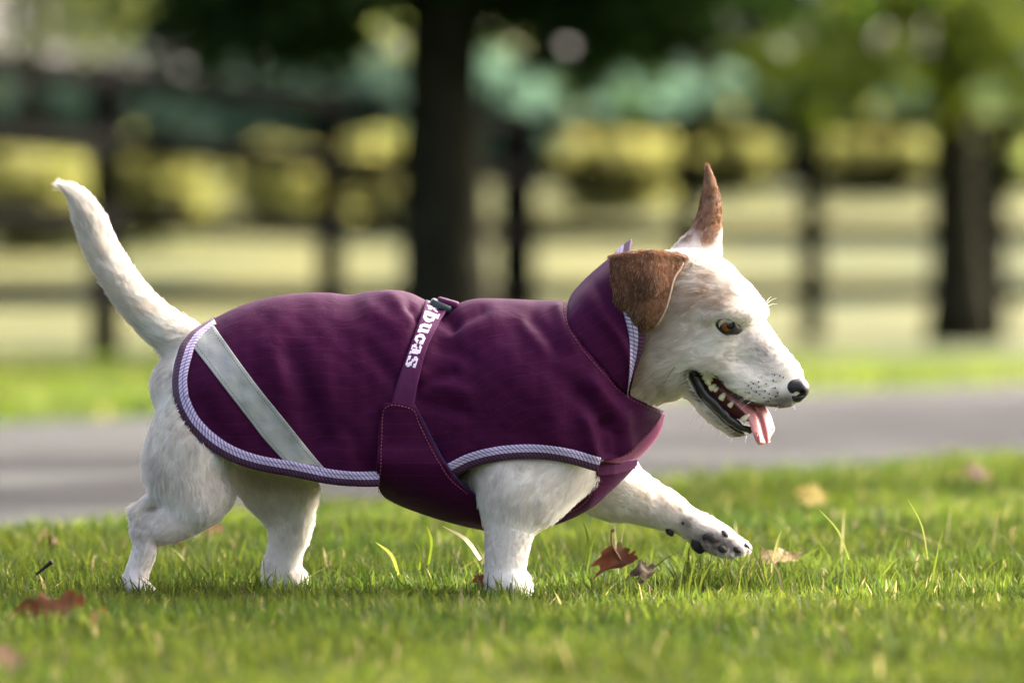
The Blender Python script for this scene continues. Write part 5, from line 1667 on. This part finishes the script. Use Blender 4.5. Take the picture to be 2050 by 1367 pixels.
# the sward stands up in front of the paws
n = 480
px_ = np.concatenate([rg.uniform(1350, 1540, 200), rg.uniform(1185, 1335, 160), rg.uniform(955, 1085, 40), rg.uniform(230, 330, 40), rg.uniform(510, 640, 40)])
Yp = np.concatenate([rg.uniform(-0.04, 0.10, 200), rg.uniform(-0.10, -0.03, 160), rg.uniform(-0.13, -0.09, 40), rg.uniform(-0.12, -0.075, 40), rg.uniform(-0.02, 0.03, 40)])
x = X_of(px_, Yp)
addg(blades(x, Yp, np.where(np.arange(n) < 200, rg.uniform(0.030, 0.056, n), rg.uniform(0.02, 0.036, n)), rg.uniform(0.0016, 0.0032, n), np.clip(rg.gamma(2.0, 0.25, n), 0.05, 1.2), rg, grass_cols(x, Yp, rg)))
# a few picked out in the photograph: root and tip as seen
for (bx, by, tx_, ty_, Y, w_, col) in [(962, 1120, 886, 1053, 0.02, 0.0042, (0.50, 0.46, 0.30)), (1700, 1120, 1640, 1020, 0.02, 0.0022, (0.20, 0.24, 0.07)), (1858, 1120, 1817, 998, 0.05, 0.0016, (0.20, 0.24, 0.07)),
        (858, 1130, 854, 1052, 0.06, 0.0036, (0.14, 0.20, 0.03)), (798, 1150, 752, 1085, 0.05, 0.0034, (0.30, 0.34, 0.08)), (840, 1140, 826, 1080, 0.0, 0.0032, (0.14, 0.21, 0.03)), (1172, 1130, 1166, 1042, 0.0, 0.003, (0.13, 0.2, 0.03))]:
    a = pt(bx, by, Y); b = pt(tx_, ty_, Y - 0.01)
    m_ = (a + b) / 2 + np.array([0.004, 0, 0.004])
    s = resample(np.array([a, m_, b]), 7)
    sd_ = np.array([0.75, 0.2, 0.6]) * (w_ / 2)
    ww = np.array([0.8, 1, 1, 0.95, 0.8, 0.5, 0.1])[:, None]
    V = np.stack([s - sd_ * ww, s + sd_ * ww], 1)
    gm.add(V.reshape(-1, 3), grid_quads(7, 2), None, col)
obj('grass', gm.mesh('grass', smooth=False, colors=True), M_GRASS, None, 'short green lawn grass around the dog and beside the path', 'grass', None, 'stuff')

# ------------------------------------------------------------------ fallen leaves and a twig
def fallen_leaf(name, label, px, py, Y, size, col, seed, curl=1.0, yaw=0.0, pitch=0.3, lift=0.0, stem=None, lobes=5, group='fallen leaves on the lawn'):
    """dry leaf: lobed outline, curled along its midrib"""
    r = RS(seed)
    t = empty(name, tuple(pt(px, py, Y)), label, 'leaf', group)
    n = 64; rings = 9
    th = np.linspace(0, 2 * np.pi, n, endpoint=False)
    R = 0.62 + 0.30 * np.abs(np.cos(th * lobes / 2)) ** 0.8 + 0.09 * np.sin(th * 11 + seed) + 0.05 * np.sin(th * 23 + 2 * seed)
    R *= 1 - 0.25 * np.cos(th)
    rr = np.linspace(0.04, 1, rings)
    u = np.outer(np.cos(th) * R * 1.05, rr); v = np.outer(np.sin(th) * R * 0.8, rr)
    z = curl * (0.42 * v ** 2 + 0.35 * np.abs(u) ** 2.2 * np.sign(u) + 0.13 * np.sin(u * 5 + seed) * v + 0.10 * np.sin(v * 7 + seed * 2) * np.abs(u)) + 0.05 * r.normal(size=u.shape) * rr[None] * 0.5
    V = np.stack([u, v, z], -1) * size
    cy, sy = math.cos(yaw), math.sin(yaw); cp, sp_ = math.cos(pitch), math.sin(pitch)
    Rz = np.array([[cy, -sy, 0], [sy, cy, 0], [0, 0, 1]]); Rx = np.array([[1, 0, 0], [0, cp, -sp_], [0, sp_, cp]])
    V = V @ (Rz @ Rx).T
    V = V + pt(px, py, Y) + np.array([0, 0, lift])
    vein = np.clip(1 - np.abs(np.sin(th * lobes / 2))[:, None] * 6, 0, 1) * np.ones(rings)[None]
    c = np.array(col)[None, None] * (1 + 0.25 * vnoise(V, 60, seed)[..., None]) * (1 - 0.25 * vein[..., None])
    obj('blade', mesh_np('leaf', V, grid_quads(n, rings, closed_u=True), None, True, {'tint': np.clip(c.reshape(-1, 3), 0.005, 0.9)}), M_DRY, t)
    if stem is not None:
        a = V[0, 0]; b = pt(*stem, Y - 0.004)
        s = resample(np.array([a, (a + b) / 2 + np.array([-0.004, 0, 0.001]), b]), 10)
        m = MB(); m.add(*tube(s, np.linspace(0.0013, 0.0009, 10), 7), )
        m.add(*tube(np.array([b, b + np.array([0.003, 0, 0.0015])]), 0.0015, 7))
        obj('stalk', m.mesh('stalk'), M_STALK, t)
M_STALK = simple_mat('leaf_stalk', (0.16, 0.07, 0.03), 0.7, 0.3)
OCH = (0.21, 0.070, 0.022); BRN = (0.13, 0.055, 0.022); YEL = (0.40, 0.31, 0.08); PALE = (0.50, 0.33, 0.17)
fallen_leaf('fallen_leaf', 'curled rust-brown leaf with upright stalk in front of the lifted paw', 1242, 1122, -0.055, 0.0215, (0.095, 0.038, 0.017), 3, 2.2, 0.3, 0.85, 0.000, stem=(1224, 1063))
fallen_leaf('fallen_leaf', 'dull brown withered leaf just right of the curled rust-brown one', 1294, 1142, -0.045, 0.015, (0.07, 0.05, 0.028), 4, 2.2, 1.2, 0.7, 0.000)
fallen_leaf('fallen_leaf', 'large dark brown leaf lying in the blurred grass at lower left', 128, 1252, -0.62, 0.040, BRN, 5, 1.0, 0.2, 0.7, 0.006)
fallen_leaf('fallen_leaf', 'rust leaf touching the blurred dark leaf at lower left', 205, 1258, -0.62, 0.020, OCH, 6, 1.3, 1.0, 0.9, 0.004)
fallen_leaf('fallen_leaf', 'reddish leaf under the front of the far hind paw', 600, 1196, 0.0, 0.018, OCH, 7, 0.8, 0.5, 0.5, 0.002)
fallen_leaf('fallen_leaf', 'brown leaf left of the far hind paw', 500, 1192, 0.01, 0.020, BRN, 8, 0.9, 1.4, 0.4, 0.002)
fallen_leaf('fallen_leaf', 'bright yellow leaf blurred beyond the lifted paw', 1632, 1010, 1.75, 0.024, YEL, 9, 0.5, 0.6, 0.9, 0.012)
fallen_leaf('fallen_leaf', 'pale tan leaf lying in front of the paw tip', 1565, 1120, 0.24, 0.030, (0.22, 0.15, 0.07), 10, 0.5, 0.1, 0.30, 0.002)
fallen_leaf('fallen_leaf', 'small brown leaf in the grass right of the pale whitish leaf', 430, 1074, 1.0, 0.018, BRN, 11, 0.7, 0.7, 0.7, 0.010)
fallen_leaf('fallen_leaf', 'brown leaf in the grass left of the near hind hock', 115, 1106, 0.75, 0.034, BRN, 12, 0.8, 2.0, 0.6, 0.008)
fallen_leaf('fallen_leaf', 'dark brown leaf between the two hind legs', 335, 1098, 0.8, 0.028, BRN, 13, 0.8, 2.6, 0.6, 0.008)
fallen_leaf('fallen_leaf', 'pale whitish leaf between the hind legs', 372, 1082, 1.0, 0.026, (0.62, 0.60, 0.50), 14, 0.6, 2.6, 0.8, 0.010)
fallen_leaf('fallen_leaf', 'small rust leaf hidden at the foot of the near foreleg', 968, 1168, -0.06, 0.012, OCH, 15, 1.0, 1.1, 0.8, 0.003)
fallen_leaf('fallen_leaf', 'dark brown leaf in the blurred grass near the right picture edge', 1960, 960, 2.6, 0.026, (0.08, 0.04, 0.02), 16, 0.7, 1.1, 0.7, 0.012)
fallen_leaf('fallen_leaf', 'small brown leaf in the bottom left corner', 22, 1352, -1.3, 0.022, (0.075, 0.034, 0.012), 17, 0.8, 1.1, 0.7, 0.012)
# dark twig at the left
a = pt(72, 1150, -0.02); b = pt(104, 1124, -0.02)
P = resample(np.array([a, (a + b) / 2 + np.array([0.001, 0.002, 0.001]), b]), 9)
m = MB(); m.add(*tube(P, np.linspace(0.0010, 0.0024, 9), 8)); m.add(*tube(np.array([P[5], P[5] + np.array([0.004, -0.002, 0.005])]), 0.0008, 6))
obj('twig', m.mesh('twig'), simple_mat('twig_bark', (0.03, 0.022, 0.018), 0.8, 0.2), None, 'short dark twig sticking out of the grass at the left', 'twig')
